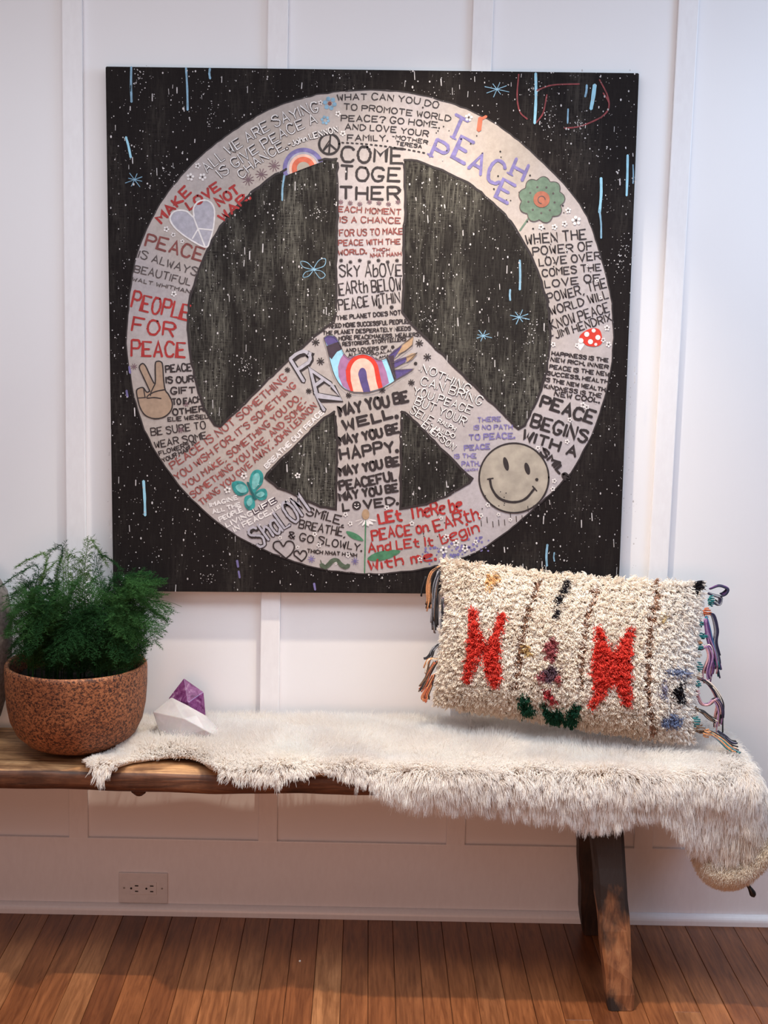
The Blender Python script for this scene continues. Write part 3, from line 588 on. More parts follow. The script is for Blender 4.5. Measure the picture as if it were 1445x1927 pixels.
# daisy
r = Ribbon(); r.stroke([(688, 978), (687, 1030), (686, 1078)], 2.4); r.poly(catmull([(651, 1000), (662, 1001), (676, 1008), (684, 1018), (670, 1016), (658, 1010)], 3, True), 3); r.poly(catmull([(691, 1052), (705, 1041), (730, 1035), (754, 1037), (735, 1050), (710, 1056)], 3, True), 3)
da = r.done('painted_daisy', INK['e'], 'white daisy on a green stem with two leaves'); r = Ribbon()
for a in (-70, -40, -15, 15, 40, 70):
    t = math.radians(a + 90); r.poly([(688 + 3 * math.cos(t) , 976), (688 + 16 * math.cos(t) - 3, 976 + 12 * math.sin(t) + 1), (688 + 22 * math.cos(t), 976 + 15 * math.sin(t)), (688 + 16 * math.cos(t) + 3, 976 + 12 * math.sin(t) - 2)], 4)
r.done('petal', INK['w'], None, None, da); r = Ribbon(); r.dot(688, 968, 7, 5, 14, 10); r.done('daisy_centre', INK['y'], None, None, da)
# little green caterpillar
r = Ribbon(); r.stroke(catmull([(604, 1063), (612, 1067), (619, 1062), (626, 1055), (635, 1055), (642, 1063), (650, 1067), (656, 1064)], 4), 8.5, 3); r.stroke([(606, 1062), (603, 1054)], 1.5); r.done('painted_caterpillar', INK['c'], 'small dark green caterpillar')
# blue flower pair at the top
r = Ribbon()
for cx, cy, R_ in ((620.5, 194.5, 9), (612, 226, 6)):
    for k in range(6): a = k * PI / 3 + .2; r.dot(cx + R_ * math.cos(a), cy + R_ * math.sin(a), R_ * .48, 3)
bfw = r.done('blue_flowers', INK['b'], 'blue six-petalled flower beside the top quote'); r = Ribbon(); r.dot(620.5, 194.5, 3.6, 4); r.done('flower_centre', INK['t'], None, None, bfw)
# starry asterisks
def star(r, x_, y_, R_, th, L=3, n=4):
    a0 = random.random() * PI
    for k in range(n): a = a0 + k * PI / n; r.stroke([(x_ - R_ * math.cos(a), y_ - R_ * math.sin(a)), (x_ + R_ * math.cos(a), y_ + R_ * math.sin(a))], th, L)
r = Ribbon()
for x_, y_, R_ in ((594, 644, 7), (603, 680, 7), (789, 646, 7), (804, 672, 7), (719, 690 + 44, 6), (774, 720, 6), (656, 744, 5), (541, 696, 5), (581, 736, 5), (715, 577, 3.5), (737, 578, 3.5), (739, 653, 3), (782, 684, 3), (606, 769, 4)): r = Ribbon(); star(r, x_, y_, R_, 1.8); r.done('painted_star', INK['k'])
for i in range(7): r = Ribbon(); star(r, 642 + i * 17.5, 490 + (i % 2) * 3, 3.6, 1.3); r.done('painted_star', INK['k'])
r = Ribbon()
for i in range(46):   # black specks along the right side of the ring
    a = math.radians(random.uniform(15, 78)); q = random.uniform(355, 440); r.dot(694 + q * math.cos(a), 624 - q * math.sin(a), random.uniform(1, 1.9))
for i in range(26): x_ = random.uniform(780, 975); r.dot(x_, 1045 - (x_ - 760) * .55 + random.uniform(-45, 10), 1.2)
for i in range(13):
    x_ = 905 + i * 11; y_ = 985 - abs(i - 3) * 3 - i * 1.5 + random.uniform(-8, 8); r.stroke([(x_, y_), (x_ + 1, y_ + 11)], 1.4)
r.done('black_specks', INK['k'], None, 'stuff')
r = Ribbon()
FP = ink('faded_plum_paint', (0.17, 0.10, 0.12))
for x_, y_, R_, nn_ in [(641 + i * 18, 380 + (i % 3) * 2, 4.6, 4) for i in range(7)] + [(340, 809, 6, 4), (350, 760, 6, 4), (252, 690, 6, 4), (467, 338, 11, 5), (492, 328, 11, 5), (516, 312, 11, 5)]: r = Ribbon(); star(r, x_, y_, R_, 1.4, n=nn_); r.done('painted_star', FP)
r = Ribbon()
fls = [(358, 333, 8), (381, 333, 8), (372, 312, 6), (313, 431, 6), (326, 442, 5), (343, 454, 4.5), (603, 193, 5), (636, 214, 6), (645, 251, 6), (882, 221, 8), (1018, 427, 6), (1043, 427, 6), (1062, 421, 6), (1084, 415, 10), (1069, 396, 6), (327, 553, 6), (1142, 617, 6), (1145, 648, 6), (1041, 648, 5), (1072, 790, 5), (1097, 762, 6), (1104, 766, 5), (1067, 831, 5), (1012, 843, 5), (1135, 640, 5), (1086, 650, 5), (560, 895, 6), (459, 895, 7), (428, 922, 7), (527, 1012, 4), (600, 1026, 5), (650, 968, 5), (659, 985, 5), (655, 1045, 5), (728, 955, 5), (790, 1052, 5), (775, 985, 5), (560, 1030, 4), (592, 1005, 5), (830, 975, 4), (918, 950, 5), (938, 968, 4), (960, 978, 4), (905, 970, 5), (1043, 905, 5), (1040, 920, 5), (1123, 528, 4), (1130, 560, 4), (1066, 470, 3), (1105, 500, 3), (840, 1010, 6), (858, 1022, 7), (875, 1032, 7), (835, 1035, 8), (895, 1020, 5), (632, 1060, 3)]
for x_, y_, R_ in fls:
    r = Ribbon()
    for k in range(5): a = k * 2 * PI / 5 + x_; r.dot(x_ + R_ * .62 * math.cos(a), y_ + R_ * .62 * math.sin(a), R_ * .34, 4, 6)
    wf = r.done('white_flower', INK['w']); r = Ribbon(); r.dot(x_, y_, R_ * .2, 5, 6); r.done('flower_centre', INK['k'], None, None, wf)
r = Ribbon()
for i in range(70): x_ = random.uniform(795, 920); r.dot(x_, 1048 - (x_ - 800) * .22 + random.uniform(-16, 16) , random.uniform(1.2, 3.2), 2)
r.done('blue_specks', INK['p'], None, 'stuff')
for x_, y_ in ((586, 1052), (668, 1056)): r = Ribbon(); star(r, x_, y_, 7, 1.3, 4); r.done('painted_star', INK['p'])
# drips, sprays and speckles on the dark ground
r = Ribbon()
for x0, y0, x1, y1, th in ((247, 126, 247.5, 192, 4), (350, 128, 353, 207, 4), (395, 129, 395.5, 148, 4), (535, 330, 531, 377, 3.6), (1008, 138, 1006, 232, 5), (1181, 292, 1179, 368, 4.4), (1131, 335, 1128, 400, 5), (1128, 395, 1131, 448, 3.4), (978, 490, 978, 545, 4), (960, 545, 960, 565, 3.5), (237, 258, 246, 296, 4.4), (270, 905, 273, 970, 5), (1030, 1025, 1029, 1065, 4), (1043, 1040, 1043, 1056, 2.6), (1119, 160, 1112, 205, 7), (1104, 160, 1101, 182, 4), (1069, 205, 1068, 232, 3), (1191, 310, 1191, 345, 2.5)):
    mx = (x0 + x1) / 2 + random.uniform(-1.5, 1.5); q_ = Ribbon(); q_.stroke(catmull([(x0, y0), (mx, (y0 + y1) / 2), (x1, y1)], 4), th, 3); q_.done('blue_drip', INK['b'] if th < 4.3 else INK['B'])
for x_, y_, R_ in ((253, 338, 20), (935, 168, 22), (977, 597, 20), (909, 632, 16), (590, 507, 5)):
    q_ = Ribbon()
    for k in range(8): a = k * PI / 4 + .3; q = R_ * random.uniform(.6, 1.1); q_.stroke([(x_, y_), (x_ + q * math.cos(a), y_ + q * .7 * math.sin(a))], 1.4)
    q_.done('scribbled_star', INK['b'])
for q in ([(590, 505), (600, 490), (612, 487), (610, 500), (592, 507)], [(590, 508), (604, 510), (612, 518), (603, 524), (593, 512)], [(588, 504), (578, 494), (566, 492), (570, 502), (586, 507)], [(587, 509), (575, 512), (570, 521), (580, 520), (588, 511)]): r.stroke(catmull(q, 4), 1.3)
r.done('butterfly_outline', INK['b'], 'pale blue outlined butterfly')
r = Ribbon()
for q in ([(976, 140), (973, 180), (978, 210), (992, 224)], [(1009, 231), (1022, 212), (1029, 178)], [(1135, 175), (1146, 195), (1138, 215), (1112, 230), (1085, 239), (1062, 241)], [(1128, 150), (1143, 180), (1145, 205), (1130, 222)], [(1010, 170), (1040, 160), (1090, 158)]): r.stroke(catmull(q, 6), 2.8)
r.done('crimson_scribble', INK['f'], 'faint crimson scribbled loops')
r = Ribbon(); r.stroke([(904, 222), (901, 245)], 8); r.stroke([(902, 226), (915, 219)], 5); r.done('orange_smear', INK['o'])
for x_, y_ in ((446, 1055), (449, 1075), (591, 1098), (243, 690), (238, 735)): r = Ribbon(); r.stroke([(x_, y_), (x_ + 2, y_ + 12)], 4); r.done('violet_drip', INK['p'])
inner = [UL, UR, LL, LR]
r = Ribbon(); r2 = Ribbon(); made = 0
def spk(r, big=1.0, L=3):
    global made
    while True:
        x_ = random.uniform(203, 1198); y_ = random.uniform(132, 1110)
        if inside((x_, y_), outer) and not any(inside((x_, y_), q) for q in inner): 
            if random.random() < 0.96: continue
        break
    u_ = random.random(); rad = 0.45 + 1.3 * u_ ** 4 * big
    if random.random() < 0.045: r.stroke([(x_, y_), (x_ + random.uniform(-1, 1), y_ + random.uniform(3, 16))], random.uniform(0.8, 2.2), 3)
    else: r.dot(x_, y_, rad, 4, 6, rad * random.uniform(.8, 1.7))
for i in range(2500): spk(r)
for i in range(26):
    cx, cy = random.uniform(205, 1195), random.uniform(140, 1105)
    if inside((cx, cy), outer) and not any(inside((cx, cy), q) for q in inner): continue
    for j in range(26): r.dot(cx + random.gauss(0, 9), cy + random.gauss(0, 12), random.uniform(.4, 1.3), 4, 6)
for i in range(15): r.dot(395 + random.gauss(0, 3), random.uniform(150, 250), .9, 4, 6)
r.done('white_splatter', ink('splatter_white', (0.52, 0.49, 0.50), .3), 'fine white paint splatter and drips', 'stuff')

# ------------------------------------------------------------------ hair helpers
def strands(name, roots, pts, rad, colors, mat, parent, label=None, kind='stuff'):
    """pts: (N, K, 3) world points; rad: (K,) radius profile; colors (N,3)"""
    N, K, _ = pts.shape
    hc = bpy.data.hair_curves.new(name); hc.add_curves([K] * N)
    off = world_loc(parent)
    P = (pts - np.array([off.x, off.y, off.z])).astype(np.float32)
    hc.attributes['position'].data.foreach_set('vector', P.ravel()) if 'position' in hc.attributes else hc.position_data.foreach_set('vector', P.ravel())
    ra = hc.attributes.new('radius', 'FLOAT', 'POINT') if 'radius' not in hc.attributes else hc.attributes['radius']
    ra.data.foreach_set('value', np.tile(rad, (N, 1)).astype(np.float32).ravel())
    ca = hc.attributes.new('tone', 'FLOAT_COLOR', 'POINT')
    c4 = np.ones((N, K, 4), np.float32)
    if colors.ndim == 2: c4[:, :, :3] = colors[:, None, :]
    else: c4[:, :, :3] = colors
    ca.data.foreach_set('color', c4.ravel())
    hc.materials.append(mat)
    o = bpy.data.objects.new(name, hc); COL.objects.link(o); o.parent = parent
    if kind: o['kind'] = kind
    if label: o['label'] = label
    return o
def fibre(name, transl=0.3):
    m = NT(name); at = m.n('ShaderNodeAttribute', attribute_name='tone'); t = m.t
    d = m.n('ShaderNodeBsdfDiffuse'); tr = m.n('ShaderNodeBsdfTranslucent'); mx = m.n('ShaderNodeMixShader'); mx.inputs[0].default_value = transl
    m.l(at.outputs['Color'], d.inputs[0]); m.l(at.outputs['Color'], tr.inputs[0]); m.l(d.outputs[0], mx.inputs[1]); m.l(tr.outputs[0], mx.inputs[2])
    m.l(mx.outputs[0], t.nodes['Material Output'].inputs['Surface']); return m.m
WOOL = fibre('sheep_wool', 0.5); YARN = fibre('wool_yarn', 0.3)
def vnoise(X, f, seed=0.0):
    """cheap smooth pseudo noise for arrays (N,2 or 3) -> (N,)"""
    X = np.asarray(X) * f; s = 0
    ph = np.random.default_rng(int(seed * 100) + 5)
    for i in range(6):
        k = ph.normal(0, 1, X.shape[-1]); k = k / np.linalg.norm(k) * ph.uniform(.6, 1.6); s = s + np.sin(X @ k * 2 * PI + ph.uniform(0, 6.28))
    return s / 3.5

# ------------------------------------------------------------------ the sheepskin
XE = 0.862; YB = -0.045; FLAT = (YB - (YF - 0.006)) ; ZH = ZT + 0.008; RR = 0.030
SU = np.array([-0.665, -0.64, -0.615, -0.59, -0.565, -0.54, -0.51, -0.47, -0.43, -0.39, -0.355, -0.33, -0.30, -0.26, -0.18, -0.12, -0.086, -0.04, 0.03, 0.115, 0.21, 0.30, 0.387, 0.46, 0.53, 0.58, 0.624, 0.665, 0.70, 0.734, 0.796, 0.85, 0.90, 0.95, 1.02])
SD = np.array([-0.16, -0.10, -0.03, 0.008, 0.028, 0.0, -0.05, -0.075, -0.085, -0.08, -0.055, -0.01, 0.012, 0.016, 0.019, 0.008, -0.002, 0.008, 0.022, 0.052, 0.056, 0.054, 0.064, 0.078, 0.095, 0.082, 0.070, 0.060, 0.085, 0.128, 0.162, 0.158, 0.135, 0.10, 0.07])
def Sfun(u): return FLAT + np.interp(u, SU, SD)
def hide(u, s):
    """arrays u, s -> points of the hide"""
    u = np.asarray(u, float); s = np.asarray(s, float)
    a = np.maximum(s - FLAT, 0); b = np.maximum(u - XE, 0); d = np.sqrt(a * a + b * b) + 1e-9
    x = np.minimum(u, XE); y = YB - np.minimum(s, FLAT); z = np.full_like(x, ZH)
    az = np.arctan2(b, a) * (d > 1e-6)
    q = RR * PI / 2; ang = np.minimum(d / RR, PI / 2)
    out = RR * np.sin(ang); dz = RR * (1 - np.cos(ang)); rest = np.maximum(d - q, 0)
    out = out + rest * 0.10; dz = dz + rest
    wv = np.sin(u * 21 + 1.3 * np.sin(u * 9)) * 0.05 + np.sin(u * 47) * 0.02
    out = out + wv * rest
    x = x + out * np.sin(az); y = y - out * np.cos(az); z = z - dz
    flatm = 1 - np.clip(d / 0.03, 0, 1)
    z = z + flatm * (0.004 + 0.005 * vnoise(np.stack([u, s], -1), 6, 1)) + 0.0
    return np.stack([x, y, z], -1)
hroot = empty('sheepskin', (0.1, -0.2, ZT), 'long cream white sheepskin draped over the bench and its right end', 'sheepskin')
nu, ns = 260, 44
V = []; F = []
for i in range(nu):
    u = -0.665 + (1.02 + 0.665) * i / (nu - 1); S = float(Sfun(u))
    P = hide(np.full(ns, u), np.linspace(0, S, ns))
    for p in P: V.append(tuple(p))
for i in range(nu - 1):
    for j in range(ns - 1):
        if (V[i * ns + j][0] - (-0.66)) ** 2 + (V[i * ns + j][1] + 0.2) ** 2 < 0.108 ** 2: continue
        F.append((i * ns + j, i * ns + j + 1, (i + 1) * ns + j + 1, (i + 1) * ns + j))
HIDE = plain('cream_hide', (0.62, 0.50, 0.38), 0.8, 0.1)
ho = mesh('hide', V, F, HIDE, hroot, smooth=True)
sol = ho.modifiers.new('thick', 'SOLIDIFY'); sol.thickness = 0.005; sol.offset = -1 

PCX, PCY = -0.660, -0.200       # pot centre
def grow(N, surf, dom, Lfun, cell, dirfun, K=6, clump=0.6, seed=1, curl=0.0015):
    """sample N roots, comb and clump them"""
    g = np.random.default_rng(seed); us, ss = dom(N, g)
    e = 0.002
    def frame(u, s):
        p = surf(u, s); tu = surf(u + e, s) - p; ts = surf(u, s + e) - p
        n = np.cross(ts, tu); n /= (np.linalg.norm(n, axis=1, keepdims=True) + 1e-12)
        tu /= (np.linalg.norm(tu, axis=1, keepdims=True) + 1e-12); ts /= (np.linalg.norm(ts, axis=1, keepdims=True) + 1e-12)
        return p, n, tu, ts
    p, n, tu, ts = frame(us, ss)
    # clump centres on a jittered lattice
    iu = np.floor(us / cell + 0.5 * (np.floor(ss / cell) % 2)).astype(int); is_ = np.floor(ss / cell).astype(int)
    h = (iu * 73856093 ^ is_ * 19349663) & 0xffff; hg = np.random.default_rng(99).random((65536, 6)); H = hg[h]
    uc = (iu + 0.5 + (H[:, 0] - .5) * .7 - 0.5 * (is_ % 2)) * cell; sc_ = (is_ + 0.5 + (H[:, 1] - .5) * .7) * cell
    pc_, nc, tuc, tsc = frame(uc, sc_)
    L = Lfun(us, ss) * (0.75 + 0.5 * g.random(N)); Lc = Lfun(uc, sc_) * (0.8 + .45 * H[:, 2])
    def path(p, n, tu, ts, L, rnd, u, s):
        d0, d1 = dirfun(n, tu, ts, rnd, u, s)
        out = []; q = p.copy(); st = L / (K - 1)
        for k in range(K):
            out.append(q.copy()); t = k / (K - 1); d = d0 * (1 - t) + d1 * t; d /= (np.linalg.norm(d, axis=1, keepdims=True) + 1e-12); q = q + d * st[:, None]
        return np.stack(out, 1)
    A = path(p, n, tu, ts, L, g.normal(0, 1, (N, 3)), us, ss); B = path(pc_, nc, tuc, tsc, Lc, (H[:, 3:6] - .5) * 3.0, uc, sc_)
    t = np.linspace(0, 1, K)[None, :, None]; wgt = (clump(us, ss)[:, None, None] if callable(clump) else clump) * t ** 0.8
    X = A * (1 - wgt) + B * wgt
    ph = g.random((N, 1)) * 6.28 * 0.4 + H[:, 0:1] * 6.28
    X += (tu[:, None, :] * np.sin(ph + t[:, :, 0] * 9)[:, :, None] + n[:, None, :] * np.cos(ph + t[:, :, 0] * 9)[:, :, None]) * curl * t
    return X, us, ss, H, g
def dom_hide(N, g):
    us = []; ss = []
    while len(us) < N:
        u = g.uniform(-0.665, 1.01, N * 2); s = g.uniform(0.0, FLAT + 0.20, N * 2); ok = s < Sfun(u)
        dpx = (u - PCX) ** 2 + (YB - s - PCY) ** 2; ok &= dpx > 0.120 ** 2
        us += list(u[ok]); ss += list(s[ok])
    return np.array(us[:N]), np.array(ss[:N])
def hang(u, s): return np.clip((np.maximum(s - FLAT + 0.055, 0) + np.maximum(u - XE + .05, 0)) / 0.10, 0, 1)
def hl(u, s):
    e = np.clip((Sfun(u) - s) / 0.05, 0, 1)
    return 0.046 + 0.007 * hang(u, s) - 0.004 * (1 - e) - 0.024 * (np.clip(-.42 - u, 0, .15) / .15) * (1 - hang(u, s)) - 0.016 * (1 - hang(u, s)) * np.clip((s - .18) / .1, 0, 1)
def hdir(n, tu, ts, rnd, u, s):
    h = hang(u, s)[:, None]; dn = np.array([0, 0, -1.0])
    swirl = np.stack([np.sin(u * 17 + s * 9), np.cos(u * 11 - s * 23), 0 * u], -1) * 0.35
    e2 = np.clip(1 - (Sfun(u) - s) / .035, 0, 1)[:, None] * (1 - h)
    d0 = n * (1.0 - 0.45 * h) + ts * (0.20 + .5 * h) + rnd * 0.22 + ts * e2 * 1.3
    d1 = n * (0.75 - 0.55 * h) + ts * (0.40 + 0.3 * h) + dn * (0.05 + 0.9 * h) + rnd * (0.30 - .12 * h) + (ts * 1.2 + dn * .5) * e2 + swirl * (1 - .6 * h)
    return d0, d1
X, us, ss, H, g = grow(250000, hide, dom_hide, hl, 0.0085, hdir, 6, lambda u, s: 0.28 + 0.27 * hang(u, s), 21, 0.0013)
X[:, :, 2] = np.where((X[:, :, 1] > YF) & (X[:, :, 0] < XE), np.maximum(X[:, :, 2], ZT + .006), X[:, :, 2]); X[:, :, 1] = np.minimum(X[:, :, 1], -0.006)
tn = vnoise(np.stack([us, ss], -1), 5, 3)[:, None]
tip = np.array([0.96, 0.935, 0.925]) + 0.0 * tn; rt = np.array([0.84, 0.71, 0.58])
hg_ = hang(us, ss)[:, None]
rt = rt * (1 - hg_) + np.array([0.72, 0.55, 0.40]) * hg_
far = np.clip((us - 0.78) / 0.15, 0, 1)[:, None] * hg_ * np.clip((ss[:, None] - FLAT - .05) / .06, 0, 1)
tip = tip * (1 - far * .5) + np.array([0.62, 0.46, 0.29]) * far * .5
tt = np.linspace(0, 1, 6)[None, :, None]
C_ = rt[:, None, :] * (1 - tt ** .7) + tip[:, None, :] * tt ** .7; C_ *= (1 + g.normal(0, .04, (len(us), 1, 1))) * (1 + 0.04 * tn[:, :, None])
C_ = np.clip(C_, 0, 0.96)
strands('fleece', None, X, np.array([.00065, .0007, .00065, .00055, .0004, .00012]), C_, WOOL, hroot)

# lower roll of the hide where its corner curls under
cpts = [atY(*q, yy) for q, yy in (((1310, 1600), -.375), ((1335, 1632), -.390), ((1378, 1640), -.40), ((1415, 1622), -.40), ((1450, 1590), -.395), ((1485, 1572), -.37))]
cp = catmull(cpts, 6); cp = np.array(cp)
tl = np.linspace(0, 1, len(cp))
def roll(u, s):
    u = np.clip(np.asarray(u, float), 0, 1); c = np.stack([np.interp(u, tl, cp[:, i]) for i in range(3)], -1)
    R_ = 0.010 * np.sqrt(np.clip(np.sin(np.clip(u, .01, .99) * PI), 0.05, 1)) + .004; th = np.asarray(s, float) * 2 * PI
    return c + np.stack([0.25 * R_ * np.cos(th) * 0, -R_ * np.cos(th), R_ * np.sin(th)], -1)
V = []; F = []
for i in range(40):
    for p in roll(np.full(14, i / 39), np.arange(14) / 14): V.append(tuple(p))
for i in range(39):
    for j in range(14): F.append((i * 14 + j, i * 14 + (j + 1) % 14, (i + 1) * 14 + (j + 1) % 14, (i + 1) * 14 + j))
mesh('hide_fold', V, F, HIDE, hroot, smooth=True)
def dom_roll(N, g): return g.random(N), g.uniform(-0.5, 0.5, N)
def rdir(n, tu, ts, rnd, u, s):
    c = np.stack([np.interp(u, tl, cp[:, i]) for i in range(3)], -1); rad = roll(u, s) - c; rad /= np.linalg.norm(rad, axis=1, keepdims=True) + 1e-9
    return rad + rnd * .2, rad * .6 + np.array([-0.25, -.05, -.6]) + rnd * .22
X, us, ss, H, g = grow(52000, roll, dom_roll, lambda u, s: 0.026 + 0 * u, 0.03, rdir, 5, 0.22, 31, 0.001)
C_ = np.array([0.66, 0.48, 0.32])[None, None, :] * (1 - np.linspace(0, 1, 5)[None, :, None]) + np.array([0.93, 0.86, 0.76])[None, None, :] * np.linspace(0, 1, 5)[None, :, None] * np.ones((len(us), 1, 1))
strands('fold_fleece', None, X, np.array([.0007, .0007, .0006, .0005, .0002]), C_, WOOL, hroot)
LEATH = plain('black_leather', (0.012, 0.010, 0.010), 0.35)
tp = [atY(1400, 1655, -.375), atY(1408, 1667, -.378), atY(1414, 1677, -.38), atY(1419, 1688, -.38)]
V, F = tube(catmull(tp, 4), [.007, .006, .0055, .005, .0045, .0045, .005, .006, .0065, .0075, .0075, .006, .002][:len(catmull(tp, 4))], 10)
mesh('toggle', V, F, LEATH, hroot, smooth=True, label='small black leather tie end')

# ------------------------------------------------------------------ the pillow
pTL, pTR, pBR, pBL = atY(838, 1057, -.085), atY(1316, 1100, -.135), atY(1298, 1392, -.258), atY(824, 1318, -.150)
cen = (pTL + pTR + pBR + pBL) / 4
ex = (pTR - pTL); ez = (pTL - pBL); nrm = np.cross(ex, ez); nrm /= np.linalg.norm(nrm)     # faces the camera (-y)
if nrm[1] > 0: nrm = -nrm
TH = 0.064
def pil(u, v, side=1):
    """u,v in -1..1"""
    u = np.asarray(u, float); v = np.asarray(v, float)
    pinu = u * (1 - 0.035 * (1 - v * v)); pinv = v * (1 - 0.07 * (1 - u * u) * (v > 0))
    a = ((pinu + 1) / 2)[..., None]; b = ((pinv + 1) / 2)[..., None]
    base = (pBL * (1 - a) + pBR * a) * (1 - b) + (pTL * (1 - a) + pTR * a) * b
    t = np.clip(1 - np.abs(u) ** 2.6, 0, 1) ** .55 * np.clip(1 - np.abs(v) ** 2.4, 0, 1) ** .55
    sag = 1 + 0.22 * (-v)
    return base + nrm * (side * TH * t * sag)[..., None]
pb = (pBL + pBR) / 2
pillow = empty('pillow', (float(pb[0]), float(pb[1]), ZT + .03), 'shaggy cream wool pillow with coral zigzags and yarn fringes leaning on the wall', 'pillow')
V = []; F = []; n1, n2 = 48, 34
for side in (1, -1):
    b0 = len(V)
    U, W_ = np.meshgrid(np.linspace(-1, 1, n1), np.linspace(-1, 1, n2), indexing='ij')
    P = pil(U.ravel(), W_.ravel(), side)
    P[:, 1] = np.minimum(P[:, 1], -0.034)
    V += [tuple(p) for p in P]
    for i in range(n1 - 1):
        for j in range(n2 - 1):
            f = (b0 + i * n2 + j, b0 + (i + 1) * n2 + j, b0 + (i + 1) * n2 + j + 1, b0 + i * n2 + j + 1); F.append(f if side == 1 else f[::-1])
me = bpy.data.meshes.new('cover'); me.from_pydata(V, [], F); bm = bmesh.new(); bm.from_mesh(me); bmesh.ops.remove_doubles(bm, verts=bm.verts[:], dist=1e-5); bmesh.ops.recalc_face_normals(bm, faces=bm.faces[:])
CLOTH = plain('pillow_backing_cloth', (0.50, 0.38, 0.28), 0.9, 0.1); bmobj('cover', bm, CLOTH, pillow, smooth=True)
# photo pixel -> (u,v) on the pillow face through the four corners of the face
def px_uv_H():
    cs = []
    for (uu, vv) in ((-1, -1), (1, -1), (1, 1), (-1, 1)):
        p = pil(np.array([uu * .999]), np.array([vv * .999]))[0] - CAM; z = p @ FW; cs.append((IW / 2 + FPX * (p @ RT) / z, IH / 2 - FPX * (p @ UP) / z, uu, vv))
    A = []; B = []
    for x_, y_, u_, v_ in cs:
        A.append([x_, y_, 1, 0, 0, 0, -u_ * x_, -u_ * y_]); B.append(u_); A.append([0, 0, 0, x_, y_, 1, -v_ * x_, -v_ * y_]); B.append(v_)
    h = np.linalg.solve(np.array(A), np.array(B)); return np.append(h, 1).reshape(3, 3)
HM = px_uv_H()
def uvp(q): v_ = HM @ np.array([q[0], q[1], 1.0]); return (v_[0] / v_[2], v_[1] / v_[2])
motif = []   # (part name, label, colour(s), polygon in uv)
def mot(name, label, col, pts): motif.append((name, label, np.array(col), [uvp(q) for q in pts]))
mot('coral_motif', 'coral red zigzag motif on the left of the pillow', (0.72, 0.075, 0.055), [(876, 1136), (886, 1145), (889, 1180), (903, 1212), (915, 1185), (927, 1147), (938, 1150), (934, 1170), (927, 1195), (926, 1240), (928, 1286), (916, 1284), (905, 1262), (893, 1222), (884, 1250), (874, 1282), (864, 1276), (868, 1240), (872, 1190)])
mot('coral_motif', 'coral red zigzag motif on the right of the pillow', (0.72, 0.075, 0.055), [(1106, 1172), (1116, 1176), (1124, 1198), (1143, 1228), (1155, 1200), (1168, 1178), (1180, 1174), (1176, 1200), (1174, 1320), (1164, 1324), (1152, 1300), (1143, 1274), (1124, 1298), (1104, 1324), (1094, 1322), (1102, 1290), (1098, 1260), (1104, 1210)])
GRN = (0.022, 0.085, 0.050); BLK = (0.02, 0.018, 0.022)
mot('green_motif', 'dark green knotted patch', GRN, [(962, 1305), (975, 1297), (984, 1315), (996, 1325), (992, 1335), (972, 1334)])
mot('green_motif', None, GRN, [(1003, 1312), (1016, 1318), (1030, 1340), (1012, 1338)]); mot('green_motif', None, GRN, [(1014, 1332), (1040, 1325), (1052, 1345), (1036, 1358), (1018, 1350)]); mot('green_motif', None, GRN, [(1050, 1335), (1066, 1316), (1076, 1322), (1073, 1352), (1060, 1362), (1050, 1350)])
mot('black_motif', 'black tuft in the upper middle', BLK, [(1044, 1090), (1054, 1086), (1050, 1104), (1040, 1110)]); mot('black_motif', None, BLK, [(1032, 1112), (1044, 1110), (1042, 1126), (1027, 1131)]); mot('black_motif', None, BLK, [(1028, 1140), (1036, 1138), (1033, 1156), (1026, 1154)])
mot('black_motif', None, BLK, [(1296, 1084), (1302, 1086), (1312, 1102), (1310, 1112), (1302, 1112), (1294, 1116), (1296, 1104)])
mot('black_motif', None, BLK, [(1262, 1292), (1280, 1286), (1276, 1302), (1280, 1318), (1268, 1320), (1260, 1304)])
mot('rose_motif', 'dusty rose and plum knots', (0.36, 0.10, 0.11), [(1018, 1200), (1026, 1196), (1032, 1215), (1026, 1238), (1014, 1232), (1008, 1212)]); mot('rose_motif', None, (0.36, 0.10, 0.12), [(997, 1268), (1004, 1258), (1012, 1262), (1004, 1278)]); mot('rose_motif', None, (0.42, 0.10, 0.11), [(1028, 1262), (1036, 1262), (1040, 1280), (1032, 1278)]); mot('rose_motif', None, (0.42, 0.05, 0.06), [(1006, 1290), (1016, 1288), (1020, 1300), (1032, 1312), (1024, 1318), (1012, 1304)])
mot('plum_motif', None, (0.14, 0.085, 0.11), [(1006, 1256), (1018, 1248), (1034, 1254), (1030, 1266), (1020, 1276), (1012, 1270)])
mot('blue_motif', 'faded blue band near the right edge', (0.24, 0.28, 0.42), [(1244, 1262), (1265, 1257), (1290, 1262), (1288, 1270), (1262, 1268)]); mot('blue_motif', None, (0.20, 0.24, 0.38), [(1238, 1348), (1258, 1342), (1278, 1350), (1262, 1362), (1242, 1360)]); mot('blue_motif', None, (0.24, 0.22, 0.30), [(1238, 1282), (1245, 1280), (1247, 1308), (1238, 1304)])
mot('ochre_motif', 'pale ochre tuft near the top left', (0.72, 0.45, 0.22), [(907, 1080), (930, 1080), (928, 1090), (916, 1092), (912, 1104), (908, 1100)]); mot('ochre_motif', None, (0.60, 0.42, 0.20), [(970, 1212), (980, 1212), (982, 1226), (974, 1228)]); mot('ochre_motif', None, (0.60, 0.46, 0.26), [(1236, 1158), (1246, 1154), (1248, 1162), (1240, 1168)])
